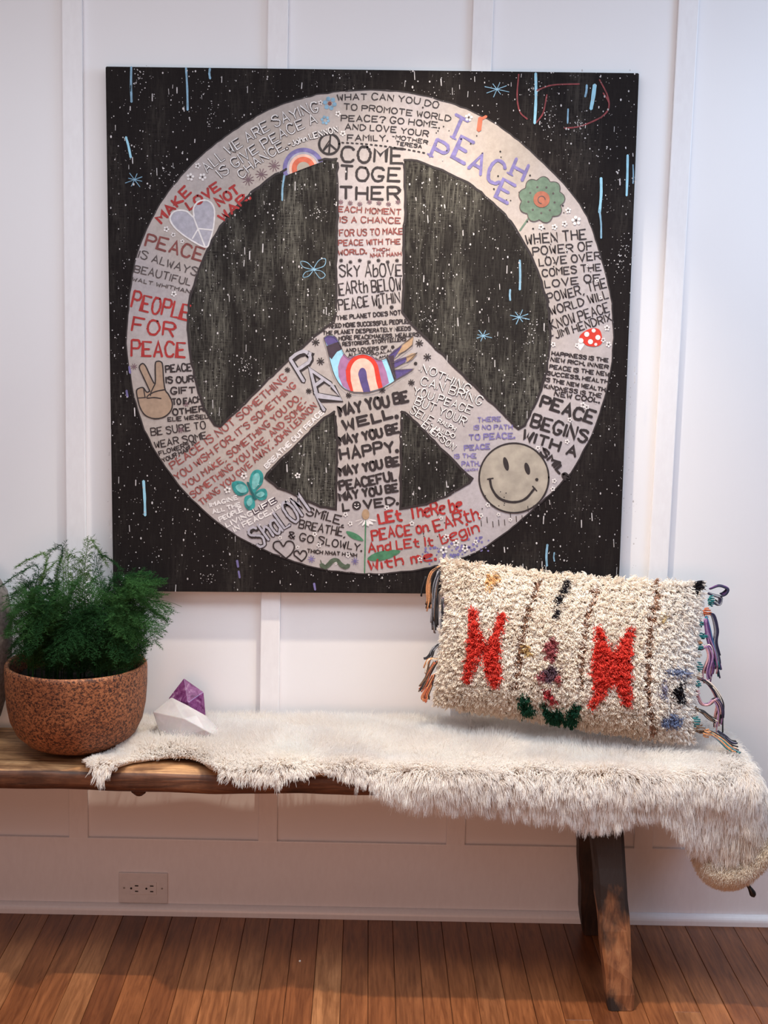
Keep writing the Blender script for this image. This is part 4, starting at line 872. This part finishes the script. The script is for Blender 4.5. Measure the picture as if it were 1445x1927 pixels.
BRN = [[(998, 1090), (990, 1115), (984, 1135), (974, 1160), (970, 1190), (964, 1215), (962, 1245), (957, 1290)], [(1109, 1103), (1103, 1125), (1090, 1150), (1086, 1185), (1082, 1215), (1078, 1250), (1080, 1290)], [(1223, 1095), (1226, 1120), (1218, 1150), (1214, 1180), (1212, 1215), (1210, 1250), (1210, 1300), (1214, 1340), (1222, 1385)]]
BRNU = [[uvp(q) for q in b] for b in BRN]
def dom_pil(N, g): return g.uniform(-1.0, 1.0, N), g.uniform(-1.0, 1.0, N)
def surf_p(u, v): return pil(np.clip(u, -1, 1), np.clip(v, -1, 1))
def pdir(n, tu, ts, rnd, u, v):
    eu = np.clip((np.abs(u) - .8) / .2, 0, 1) * np.sign(u); ev = np.clip((np.abs(v) - .8) / .2, 0, 1) * np.sign(v)
    E1 = ex / np.linalg.norm(ex); E2 = ez / np.linalg.norm(ez)
    o = nrm[None, :] * (1 - .4 * np.maximum(abs(eu), abs(ev)))[:, None] + E1[None, :] * (eu * .8)[:, None] + E2[None, :] * (ev * .7)[:, None]
    d0 = o + rnd * .25
    d1 = o * .40 + np.array([0, 0, -0.55]) + rnd * .30 + E1[None, :] * 0.10
    return d0, d1
X, us, ss, H, g = grow(90000, surf_p, dom_pil, lambda u, s: 0.0215 + 0 * u, 0.0185, pdir, 5, 0.66, 41, 0.0012)
# cell is in uv units: .019*.26 m = 5 mm tufts across, 2.6 mm down -> fine yarn ends
X[:, :, 1] = np.minimum(X[:, :, 1], -0.031); X[:, :, 2] = np.maximum(X[:, :, 2], ZT + .022)
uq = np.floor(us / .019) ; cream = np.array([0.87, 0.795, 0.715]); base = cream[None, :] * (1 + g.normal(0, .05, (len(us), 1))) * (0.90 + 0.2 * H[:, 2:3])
tanv = np.clip(vnoise(np.stack([us, ss * .6], -1), 1.6, 7) * .5 + .2, 0, 1)[:, None] * 0.35 + np.clip(-(ss[:, None] + .62) / .38, 0, 1) * 0.45  # random tan mottling, plus shade painted into the yarn towards the lower edge
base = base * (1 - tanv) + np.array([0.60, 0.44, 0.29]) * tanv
coolv = np.clip((us[:, None] - .55) / .4, 0, 1) * .5; base = base * (1 - coolv) + np.array([0.80, 0.79, 0.80]) * coolv  # cool window light on the right end, painted into the yarn colour
assign = np.full(len(us), -1)
jit_u = us + g.normal(0, .004, len(us)); jit_v = ss + g.normal(0, .008, len(us))
def inpoly(U, V_, poly):
    c = np.zeros(len(U), bool); n = len(poly); j = n - 1
    for i in range(n):
        xi, yi = poly[i]; xj, yj = poly[j]; k = ((yi > V_) != (yj > V_)) & (U < (xj - xi) * (V_ - yi) / ((yj - yi) or 1e-9) + xi); c ^= k; j = i
    return c
for i, (nm, lab, c, poly) in enumerate(motif): assign[inpoly(jit_u, jit_v, poly) & (assign < 0)] = i
db = np.full(len(us), 9.0)
for b in BRNU:
    b = np.array(b)[::-1]; o_ = np.argsort(b[:, 1]); xi = np.interp(ss, b[o_, 1], b[o_, 0]); inside_ = (ss > b[:, 1].min() - .02) & (ss < b[:, 1].max() + .02); db = np.where(inside_, np.minimum(db, np.abs(us - xi)), db)
brn = (db < 0.027 + 0.010 * np.sin(ss * 40)) & (assign < 0)
cb = np.where((g.random(len(us)) < .5)[:, None], np.array([0.24, 0.14, 0.09]), np.array([0.58, 0.36, 0.27])); 
for i in range(len(us)):
    pass
rad = np.array([.0009, .0010, .0010, .0009, .0005])
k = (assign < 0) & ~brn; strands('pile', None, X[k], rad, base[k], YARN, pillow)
Xb = X[brn]; Xb = Xb[:, :1] + (Xb - Xb[:, :1]) * 0.8; strands('brown_stripe', None, Xb, rad, cb[brn], YARN, pillow, 'three brown and pink knotted stripes')
for i, (nm, lab, c, poly) in enumerate(motif):
    k = assign == i
    if k.sum() < 3: continue
    cc_ = c[None, :] * (1 + g.normal(0, .18, (k.sum(), 1)))
    Xi = X[k]; Xi = Xi + nrm[None, None, :] * 0.003 * np.linspace(0, 1, 5)[None, :, None]
    strands(nm, None, Xi, rad * 1.1, np.clip(cc_, 0.005, .95), YARN, pillow, lab)
# yarn fringes: thick strands hanging from both ends
YC_ = {k: plain('yarn_' + k, c, 0.85, 0.25, 400) for k, c in dict(navy=(0.025, 0.022, 0.06), black=(0.018, 0.016, 0.02), plum=(0.13, 0.045, 0.17), mauve=(0.36, 0.20, 0.36), pink=(0.62, 0.34, 0.36), teal=(0.015, 0.16, 0.17), blue=(0.05, 0.17, 0.34), orange=(0.60, 0.27, 0.12), rust=(0.50, 0.12, 0.05), cream=(0.70, 0.60, 0.50), grey=(0.22, 0.22, 0.25), brown=(0.14, 0.08, 0.05)).items()}
def yarn(path, cols, n, spread, rad_=0.0019, Y=-.15, seed=0):
    """a tassel: n strands following a path of photo pixels at depth Y (list or number)"""
    rg = random.Random(seed); byc = {}; n = int(n * 1.5)
    t = empty('tassel', tuple(map(float, atY(path[0][0], path[0][1], Y if not hasattr(Y, '__len__') else Y[0])))); t.parent = pillow
    t.location = Vector(t.location) - Vector(pillow.location)
    for i in range(n):
        c = cols[i % len(cols)]; pts = []; ph = rg.uniform(0, 6.28); amp = rg.uniform(.3, 1); ang = rg.uniform(0, 6.28); q = math.sqrt(rg.random()); ln = rg.uniform(.78, 1.0)
        N = len(path)
        for k, p in enumerate(path):
            tt_ = k / (N - 1); yy = Y if not hasattr(Y, '__len__') else Y[k]
            w_ = spread * (0.25 + .75 * tt_) * q; P = atY(p[0] + w_ * math.cos(ang) + 2.0 * math.sin(ph + tt_ * 5) * amp, p[1] + w_ * .6 * math.sin(ang), yy)
            P = P + np.array([0, -.006 * math.sin(ang) * tt_ - .002 * rg.random(), 0]); pts.append(P)
        sp_ = catmull(pts, 5); sp_ = sp_[:max(6, int(len(sp_) * ln))]
        V_, F_ = tube(sp_, rad_, 5); byc.setdefault(c, ([], [])); b_ = len(byc[c][0]); byc[c][0].extend(V_); byc[c][1].extend([tuple(b_ + a for a in f) for f in F_])
    for c, (V_, F_) in byc.items(): mesh('yarn_strand', V_, F_, YC_[c], t, smooth=True)
    return t
# right side
yarn([(1335, 1108), (1352, 1102), (1368, 1108), (1362, 1118), (1348, 1122)], ['navy', 'navy', 'plum'], 6, 5, Y=-.15, seed=1)
yarn([(1333, 1116), (1345, 1120), (1356, 1125), (1352, 1136), (1342, 1130)], ['grey', 'navy', 'black'], 6, 5, Y=-.15, seed=2)
yarn([(1330, 1154), (1341, 1158), (1348, 1185), (1345, 1210), (1352, 1240), (1352, 1262)], ['navy', 'grey', 'navy'], 4, 5, Y=-.17, seed=3)
yarn([(1328, 1160), (1333, 1185), (1340, 1220), (1350, 1250), (1355, 1278)], ['blue', 'teal', 'navy', 'plum'], 8, 6, Y=-.175, seed=4)
yarn([(1326, 1165), (1330, 1195), (1338, 1225), (1342, 1255), (1336, 1285)], ['mauve', 'plum', 'pink', 'plum'], 10, 8, Y=-.18, seed=5)
yarn([(1318, 1222), (1330, 1215), (1336, 1235), (1328, 1262), (1332, 1285)], ['mauve', 'cream', 'plum', 'pink', 'grey'], 12, 10, Y=-.19, seed=6)
yarn([(1310, 1275), (1328, 1282), (1345, 1300), (1355, 1322), (1352, 1350), (1352, 1382)], ['pink', 'navy', 'cream', 'black', 'pink'], 14, 9, Y=-.21, seed=7)
yarn([(1308, 1300), (1318, 1322), (1332, 1325), (1345, 1315), (1355, 1335), (1350, 1372)], ['pink', 'black', 'mauve', 'navy'], 9, 7, Y=-.225, seed=8)
yarn([(1304, 1335), (1320, 1338), (1335, 1350), (1352, 1360)], ['black', 'cream', 'brown'], 10, 6, Y=-.24, seed=9)
yarn([(1318, 1378), (1335, 1378), (1355, 1390), (1372, 1405), (1392, 1413)], ['orange', 'black', 'grey', 'orange', 'teal', 'black', 'cream'], 20, 9, Y=[-.262, -.27, -.275, -.28, -.285], seed=10)
yarn([(1350, 1375), (1362, 1385), (1375, 1395), (1388, 1397)], ['black', 'navy', 'grey'], 5, 4, Y=-.265, seed=11)
# left side
yarn([(826, 1066), (814, 1078), (808, 1105), (808, 1130), (804, 1150)], ['orange', 'brown', 'orange', 'black'], 14, 7, Y=-.11, seed=12)
yarn([(826, 1075), (820, 1100), (818, 1130), (816, 1165), (818, 1192)], ['black', 'brown', 'grey', 'black'], 18, 8, Y=-.12, seed=13)
yarn([(800, 1085), (796, 1110), (793, 1132)], ['black'], 2, 3, Y=-.10, seed=14)
yarn([(832, 1125), (832, 1150), (832, 1172), (836, 1198)], ['black', 'grey', 'mauve'], 9, 7, Y=-.13, seed=15)
yarn([(826, 1212), (815, 1222), (808, 1236), (800, 1238)], ['black', 'grey', 'black'], 8, 6, Y=-.14, seed=16)
yarn([(822, 1240), (808, 1240), (802, 1255), (801, 1268)], ['orange', 'cream', 'brown'], 6, 5, Y=-.145, seed=17)
yarn([(820, 1245), (808, 1265), (799, 1285), (788, 1300)], ['black', 'brown', 'rust'], 12, 8, Y=-.15, seed=18)
yarn([(816, 1270), (808, 1290), (800, 1308), (804, 1318)], ['rust', 'black', 'orange', 'rust'], 14, 9, Y=-.155, seed=19)
# coloured knots on the right seam
def knot(x_, y_, c, rx, ry, Y):
    p = atY(x_ + 5, y_, Y - .012); A, B = rx / 900, ry / 900; rg = random.Random(int(x_ * 7 + y_)); turns = max(3, int(ry / 2.2)); path = []
    for i in range(turns * 7):                                   # yarn wound several times round the seam
        t = i / (turns * 7 - 1); a_ = 2 * PI * turns * t; e_ = math.sin(PI * (0.12 + 0.76 * t)); path.append(p + np.array([A * e_ * math.cos(a_) + rg.gauss(0, .0006), .006 * e_ * math.sin(a_), B * (1 - 2 * t) + rg.gauss(0, .0008)]))
    V_, F_ = tube(path, .0017, 5); mesh('knot', V_, F_, YC_[c], pillow, smooth=True)
for a in ((1333, 1131, 'teal', 7, 11, -.155), (1325, 1152, 'rust', 9, 9, -.16), (1313, 1174, 'teal', 8, 6, -.165), (1316, 1197, 'teal', 13, 5, -.17), (1310, 1209, 'orange', 8, 4, -.175), (1311, 1218, 'teal', 9, 6, -.18), (1309, 1232, 'cream', 8, 6, -.18), (1310, 1255, 'teal', 9, 9, -.195), (1309, 1271, 'cream', 9, 6, -.20), (1308, 1288, 'teal', 6, 6, -.21), (1306, 1302, 'pink', 6, 8, -.215), (1302, 1335, 'brown', 9, 6, -.235), (1304, 1358, 'teal', 10, 10, -.25), (1312, 1372, 'brown', 12, 8, -.26), (1325, 1380, 'orange', 10, 8, -.262)): knot(*a)

# ------------------------------------------------------------------ potted fern
m = NT('burnt_cork_clay'); a = m.noise(170, 5, 0.75, m.pos((1, 1, 1.1)), 0.8); b = m.noise(6, 3, 0.5, m.pos())
spk_ = m.ramp(a, [(0.44, (0.045, 0.013, 0.007)), (0.53, (0.42, 0.15, 0.058)), (0.75, (0.62, 0.275, 0.12))])
m.col(m.mix(m.ramp(b, [(0.35, (0, 0, 0)), (0.65, (1, 1, 1))]), m.mix(1.0, spk_, (0.66, 0.58, 0.56), 'MULTIPLY'), spk_)); m.rough(0.62); m.bump(a, 0.35, 0.0015); CORK = m.m
PB = ZT + 0.0065; PR = 0.1625
pot_root = empty('potted_fern', (PCX, PCY, PB), 'feathery dark green fern in a speckled rust brown round bowl', 'potted plant')
prof = [(0.0, PB), (0.06, PB), (0.085, PB + .003), (0.115, PB + .016), (0.138, PB + .038), (0.152, PB + .068), (0.159, PB + .105), (0.162, PB + .150), (0.1625, PB + .190), (0.1615, PB + .198), (0.158, PB + .202), (0.153, PB + .200), (0.150, PB + .192), (0.149, PB + .150), (0.147, PB + .12), (0.0, PB + .12)]
V, F = lathe(prof, PCX, PCY, 96, lambda th, z: 0.004 * math.sin(3 * th + 1) + 0.003 * math.sin(7 * th + z * 20)); mesh('bowl', V, F, CORK, pot_root, smooth=True)
SOIL = plain('dark_potting_soil', (0.022, 0.015, 0.010), 0.95, 0.5, 120, 0.8)
bm = bmesh.new(); bmesh.ops.create_circle(bm, cap_ends=True, segments=48, radius=0.147)
bmesh.ops.subdivide_edges(bm, edges=bm.edges[:], cuts=1)
bm.free(); V = [(PCX, PCY, PB + .165)]; F = []
for i in range(1, 12):
    for k in range(40):
        th = 2 * PI * k / 40; rr = 0.148 * i / 11; V.append((PCX + rr * math.cos(th), PCY + rr * math.sin(th), PB + .160 + .010 * noise.noise(Vector((rr * 40 * math.cos(th), rr * 40 * math.sin(th), 2)))))
for k in range(40): F.append((0, 1 + k, 1 + (k + 1) % 40))
for i in range(10):
    for k in range(40): F.append((1 + i * 40 + k, 1 + (i + 1) * 40 + k, 1 + (i + 1) * 40 + (k + 1) % 40, 1 + i * 40 + (k + 1) % 40))
mesh('soil', V, F, SOIL, pot_root, smooth=True)
def leafmat(name, c, tr=0.35):
    m = NT(name); v = m.noise(14, 3, vec=m.pos()); cr = m.ramp(v, [(0.3, tuple(x * .6 for x in c)), (0.7, tuple(x * 1.35 for x in c))])
    d = m.n('ShaderNodeBsdfDiffuse'); t = m.n('ShaderNodeBsdfTranslucent'); mx = m.n('ShaderNodeMixShader'); mx.inputs[0].default_value = tr
    m.l(cr, d.inputs[0]); m.l(cr, t.inputs[0]); m.l(d.outputs[0], mx.inputs[1]); m.l(t.outputs[0], mx.inputs[2]); m.l(mx.outputs[0], m.t.nodes['Material Output'].inputs['Surface']); return m.m
FERN = [leafmat('fern_green', (0.048, 0.125, 0.040)), leafmat('fern_deep_green', (0.026, 0.078, 0.028)), leafmat('fern_light_green', (0.10, 0.19, 0.05))]
STEM = plain('fern_stem', (0.05, 0.075, 0.025), 0.6)
FG = np.random.default_rng(77)
def frond(path, wid, dens, mat, plume0=0.35, needle=0.0062, droop=0.15, seed=0):
    """one arching stem whose outer part carries a flat, feathery plume"""
    g = np.random.default_rng(seed); sp_ = np.array(catmull(path, 12)); n = len(sp_)
    V, F = tube(sp_, list(np.linspace(.0013, .0004, n)), 4); V = [tuple(v) for v in V]; F = list(F); nstem = len(F)
    seg = np.linalg.norm(np.diff(sp_, axis=0), axis=1); cum = np.concatenate([[0], np.cumsum(seg)]); tot = cum[-1]
    nb = int(tot * (1 - plume0) * dens)
    for b in range(nb):
        t = plume0 + (1 - plume0) * (b + g.random()) / nb; d = t * tot; p = np.array([np.interp(d, cum, sp_[:, i]) for i in range(3)])
        p2 = np.array([np.interp(min(d + .004, tot), cum, sp_[:, i]) for i in range(3)]); tg = p2 - p; tg /= np.linalg.norm(tg) + 1e-9
        side = np.cross(tg, (0, 0, 1.0)); side /= np.linalg.norm(side) + 1e-9; sgn = 1 if b % 2 else -1
        tr_ = (t - plume0) / (1 - plume0); L = wid * (0.35 + 0.65 * math.sin(PI * min(1, tr_ * .85 + .15))) * g.uniform(.7, 1.1)
        dirb = tg * .75 + side * sgn * g.uniform(.6, 1.0) + np.array([0, 0, g.normal(0, .16)]); dirb /= np.linalg.norm(dirb)
        m_ = max(3, int(L / .0042)); q = p.copy()
        for j in range(m_):
            q = q + (dirb + np.array([0, 0, -droop * j / m_])) * L / m_
            for z in range(4):
                nd = dirb * .5 + g.normal(0, .65, 3) * np.array([1, 1, .45]); nd /= np.linalg.norm(nd); ln = needle * g.uniform(.6, 1.2)
                wv = np.cross(nd, g.normal(0, 1, 3)); wv /= np.linalg.norm(wv) + 1e-9; k = len(V)
                V += [tuple(q - wv * .00065), tuple(q + wv * .00065), tuple(q + nd * ln)]; F.append((k, k + 1, k + 2))
        k = len(V); e_ = q; wv = np.cross(dirb, (0, 0, 1)) * .0003; V += [tuple(p - wv), tuple(p + wv), tuple(e_)]; F.append((k, k + 1, k + 2))
    o = mesh('frond', V, F, mat, pot_root); return o
def PXF(x_, y_, Y): return atY(x_, y_, Y)
base0 = np.array([PCX, PCY, PB + .155])
fr = []
# (tip pixels of the arching stems, depth of the tip, plume width, density, tone)
spec = [((150, 1140), (20, 1155), -.28, .045, 900, 0), ((120, 1150), (15, 1190), -.30, .05, 900, 0), ((130, 1105), (60, 1120), -.2, .045, 900, 1), ((150, 1100), (190, 1130), -.25, .05, 900, 0), ((110, 1125), (45, 1225), -.33, .05, 800, 1), ((170, 1160), (120, 1225), -.35, .045, 800, 1),
        ((185, 1120), (300, 1120), -.22, .05, 950, 0), ((195, 1120), (318, 1150), -.25, .048, 950, 0), ((190, 1150), (300, 1185), -.30, .05, 900, 0), ((205, 1100), (280, 1080), -.18, .045, 900, 1), ((200, 1160), (260, 1210), -.30, .045, 800, 0), ((180, 1170), (225, 1240), -.32, .040, 800, 1),
        ((110, 1070), (0, 1105), -.22, .020, 600, 1), ((120, 1050), (30, 1068), -.18, .020, 500, 1), ((135, 1035), (90, 1045), -.15, .020, 500, 1), ((150, 1022), (200, 1060), -.15, .022, 600, 1), ((160, 1050), (225, 1068), -.15, .025, 600, 1), ((140, 1060), (75, 1090), -.20, .020, 500, 1),
        ((125, 1160), (60, 1180), -.10, .045, 800, 1), ((150, 1130), (95, 1165), -.30, .045, 900, 0), ((150, 1175), (90, 1245), -.30, .04, 700, 1), ((160, 1150), (165, 1235), -.33, .045, 800, 1), ((160, 1120), (240, 1160), -.10, .045, 800, 1), ((150, 1100), (110, 1128), -.3, .04, 900, 0),
        ((130, 1130), (35, 1140), -.14, .045, 900, 0), ((205, 1130), (262, 1120), -.28, .045, 950, 0), ((210, 1120), (290, 1150), -.15, .045, 900, 1), ((140, 1080), (165, 1090), -.12, .035, 700, 2), ((120, 1050), (150, 1062), -.13, .03, 500, 2), ((150, 1190), (70, 1215), -.12, .045, 800, 1), ((170, 1190), (130, 1250), -.2, .04, 800, 1), ((175, 1190), (205, 1245), -.2, .04, 800, 1),
        ((60, 1140), (15, 1180), -.22, .05, 900, 0), ((70, 1120), (20, 1140), -.3, .05, 900, 0), ((80, 1180), (30, 1240), -.27, .05, 900, 1), ((85, 1150), (50, 1200), -.32, .05, 900, 0), ((240, 1150), (310, 1165), -.2, .05, 900, 0), ((240, 1170), (290, 1210), -.26, .045, 900, 0), ((230, 1190), (255, 1235), -.3, .04, 900, 1), ((90, 1100), (30, 1120), -.15, .045, 900, 1), ((230, 1110), (300, 1090), -.12, .045, 900, 1), ((110, 1200), (110, 1240), -.32, .04, 900, 1),
        ((140, 1200), (95, 1262), -.24, .04, 900, 1), ((160, 1205), (140, 1262), -.27, .04, 900, 1), ((175, 1205), (180, 1262), -.27, .04, 900, 1), ((190, 1200), (220, 1256), -.25, .04, 900, 0), ((125, 1200), (60, 1250), -.22, .04, 900, 0), ((200, 1180), (250, 1240), -.22, .04, 900, 0), ((120, 1170), (50, 1235), -.12, .045, 900, 1), ((160, 1170), (150, 1200), -.30, .05, 900, 1), ((170, 1150), (195, 1180), -.30, .05, 900, 1), ((140, 1160), (120, 1195), -.30, .05, 900, 1), ((200, 1150), (235, 1190), -.30, .05, 900, 0), ((215, 1110), (300, 1100), -.25, .045, 950, 0), ((220, 1100), (275, 1110), -.30, .045, 950, 0),
        ((100, 1120), (80, 1110), -.25, .04, 850, 0), ((130, 1150), (150, 1170), -.3, .05, 850, 1), ((115, 1165), (25, 1215), -.2, .04, 800, 0), ((190, 1095), (250, 1095), -.2, .04, 850, 1)]
for i, (mid, tip_, Y, wd, dn, tn_) in enumerate(spec):
    if wd < .03 and i % 2: tn_ = 2
    M = PXF(mid[0], mid[1], PCY * .5 + Y * .5); Tp = PXF(tip_[0], tip_[1], Y)
    dx = np.clip((Tp[0] - PCX) * .55, -.11, .11) + FG.uniform(-.03, .03); dy = np.clip((Tp[1] - PCY) * .5, -.08, .08) + FG.uniform(-.03, .03)
    b_ = base0 + np.array([dx, dy, 0]); M = M + np.array([(Tp[0] - M[0]) * .35, 0, 0])
    q1 = b_ * .5 + M * .5 + np.array([(b_[0] - M[0]) * .3, 0, .02])
    if tip_[1] > 1200: Tp[2] = max(Tp[2], PB + .185 if np.hypot(Tp[0] - PCX, Tp[1] - PCY) < .17 else Tp[2])
    frond([b_, q1, M, M * .45 + Tp * .55 + np.array([0, 0, .010]), Tp], wd * 1.35, dn * .46, FERN[tn_], 0.12 if wd > .03 else .35, 0.0085 if wd > .03 else .009, .22, 500 + i)
# one bare sprig
V, F = tube(catmull([PXF(300, 1128, -.22), PXF(325, 1135, -.2), PXF(342, 1142, -.2)], 5), .0006, 4); mesh('sprig', V, F, STEM, pot_root)

# ------------------------------------------------------------------ crystals
m = NT('amethyst'); v = m.noise(45, 5, .7, m.pos(), 1.0); m.col(m.ramp(v, [(0.35, (0.10, 0.012, 0.085)), (0.55, (0.24, 0.07, 0.22)), (0.75, (0.62, 0.45, 0.60))])); m.rough(0.18)
m.b.inputs['Transmission Weight'].default_value = 0.25; m.b.inputs['IOR'].default_value = 1.54; m.bump(v, .2, .002); AME = m.m
m = NT('milky_quartz'); v = m.noise(30, 4, .6, m.pos(), .5); m.col(m.ramp(v, [(0.3, (0.60, 0.56, 0.58)), (0.7, (0.74, 0.70, 0.71))])); m.rough(0.2); m.b.inputs['Transmission Weight'].default_value = 0.35; m.b.inputs['IOR'].default_value = 1.45
m.b.inputs['Subsurface Weight'].default_value = 0.2; QTZ = m.m
def gem(name, pts, mat):
    bm = bmesh.new()
    for q in pts: bm.verts.new(tuple(map(float, atY(*q))))
    r_ = bmesh.ops.convex_hull(bm, input=bm.verts[:]); bmesh.ops.delete(bm, geom=[v for v in bm.verts if not v.link_faces], context='VERTS')
    bmesh.ops.recalc_face_normals(bm, faces=bm.faces[:]); bmesh.ops.bevel(bm, geom=bm.edges[:], offset=.0010, segments=1, affect='EDGES')
    return bmobj(name, bm, mat)
am = gem('amethyst_crystal', [(346, 1276, -.10), (317, 1314, -.115), (383, 1302, -.105), (387, 1345, -.115), (330, 1352, -.125), (354, 1322, -.14), (374, 1350, -.135), (350, 1308, -.07), (326, 1352, -.08), (384, 1352, -.075)], AME)
am['label'] = 'dark purple amethyst point tipped up behind the clear quartz on the sheepskin'; am['category'] = 'crystal'
qa = gem('quartz_crystal', [(322, 1312, -.175), (352, 1327, -.195), (388, 1347, -.19), (420, 1380, -.195), (288, 1340, -.20), (298, 1372, -.215), (330, 1390, -.24), (386, 1392, -.245), (418, 1390, -.225), (345, 1352, -.235), (370, 1346, -.225), (386, 1374, -.25), (302, 1352, -.16), (398, 1372, -.16)], QTZ)
qa['label'] = 'milky white quartz crystal lying on the sheepskin in front of the amethyst'; qa['category'] = 'crystal'

# ------------------------------------------------------------------ grey vase cut by the left edge
m = NT('grey_stoneware'); v = m.noise(90, 5, .7, m.pos()); m.col(m.ramp(v, [(0.35, (0.10, 0.085, 0.08)), (0.65, (0.24, 0.215, 0.205))])); m.rough(.7); m.bump(v, .3, .001); STONE = m.m
vx, vy = -0.935, -0.125
vr = empty('vase', (vx, vy, ZT + .003), 'grey speckled stoneware vase left of the fern bowl, mostly outside the picture', 'vase')
prof = [(0, ZT + .003), (.045, ZT + .003), (.058, ZT + .010), (.078, ZT + .05), (.093, ZT + .10), (.104, ZT + .17), (.108, ZT + .24), (.107, ZT + .30), (.098, ZT + .35), (.078, ZT + .385), (.052, ZT + .40), (.045, ZT + .415), (.050, ZT + .43), (.046, ZT + .432), (.040, ZT + .415), (.040, ZT + .38)]
V, F = lathe(prof, vx, vy, 48); mesh('vase_body', V, F, STONE, vr, smooth=True)
# white crumb on the floor
p = atZ(564, 1810, 0.0); bm = bmesh.new(); bmesh.ops.create_icosphere(bm, subdivisions=1, radius=.0028, matrix=Matrix.Translation((p[0], p[1], .0018)))
o = bmobj('crumb', bm, plain('white_crumb', (.8, .78, .72)), None); o['label'] = 'tiny white crumb on the shaded floorboards below the bench'; o['category'] = 'crumb'
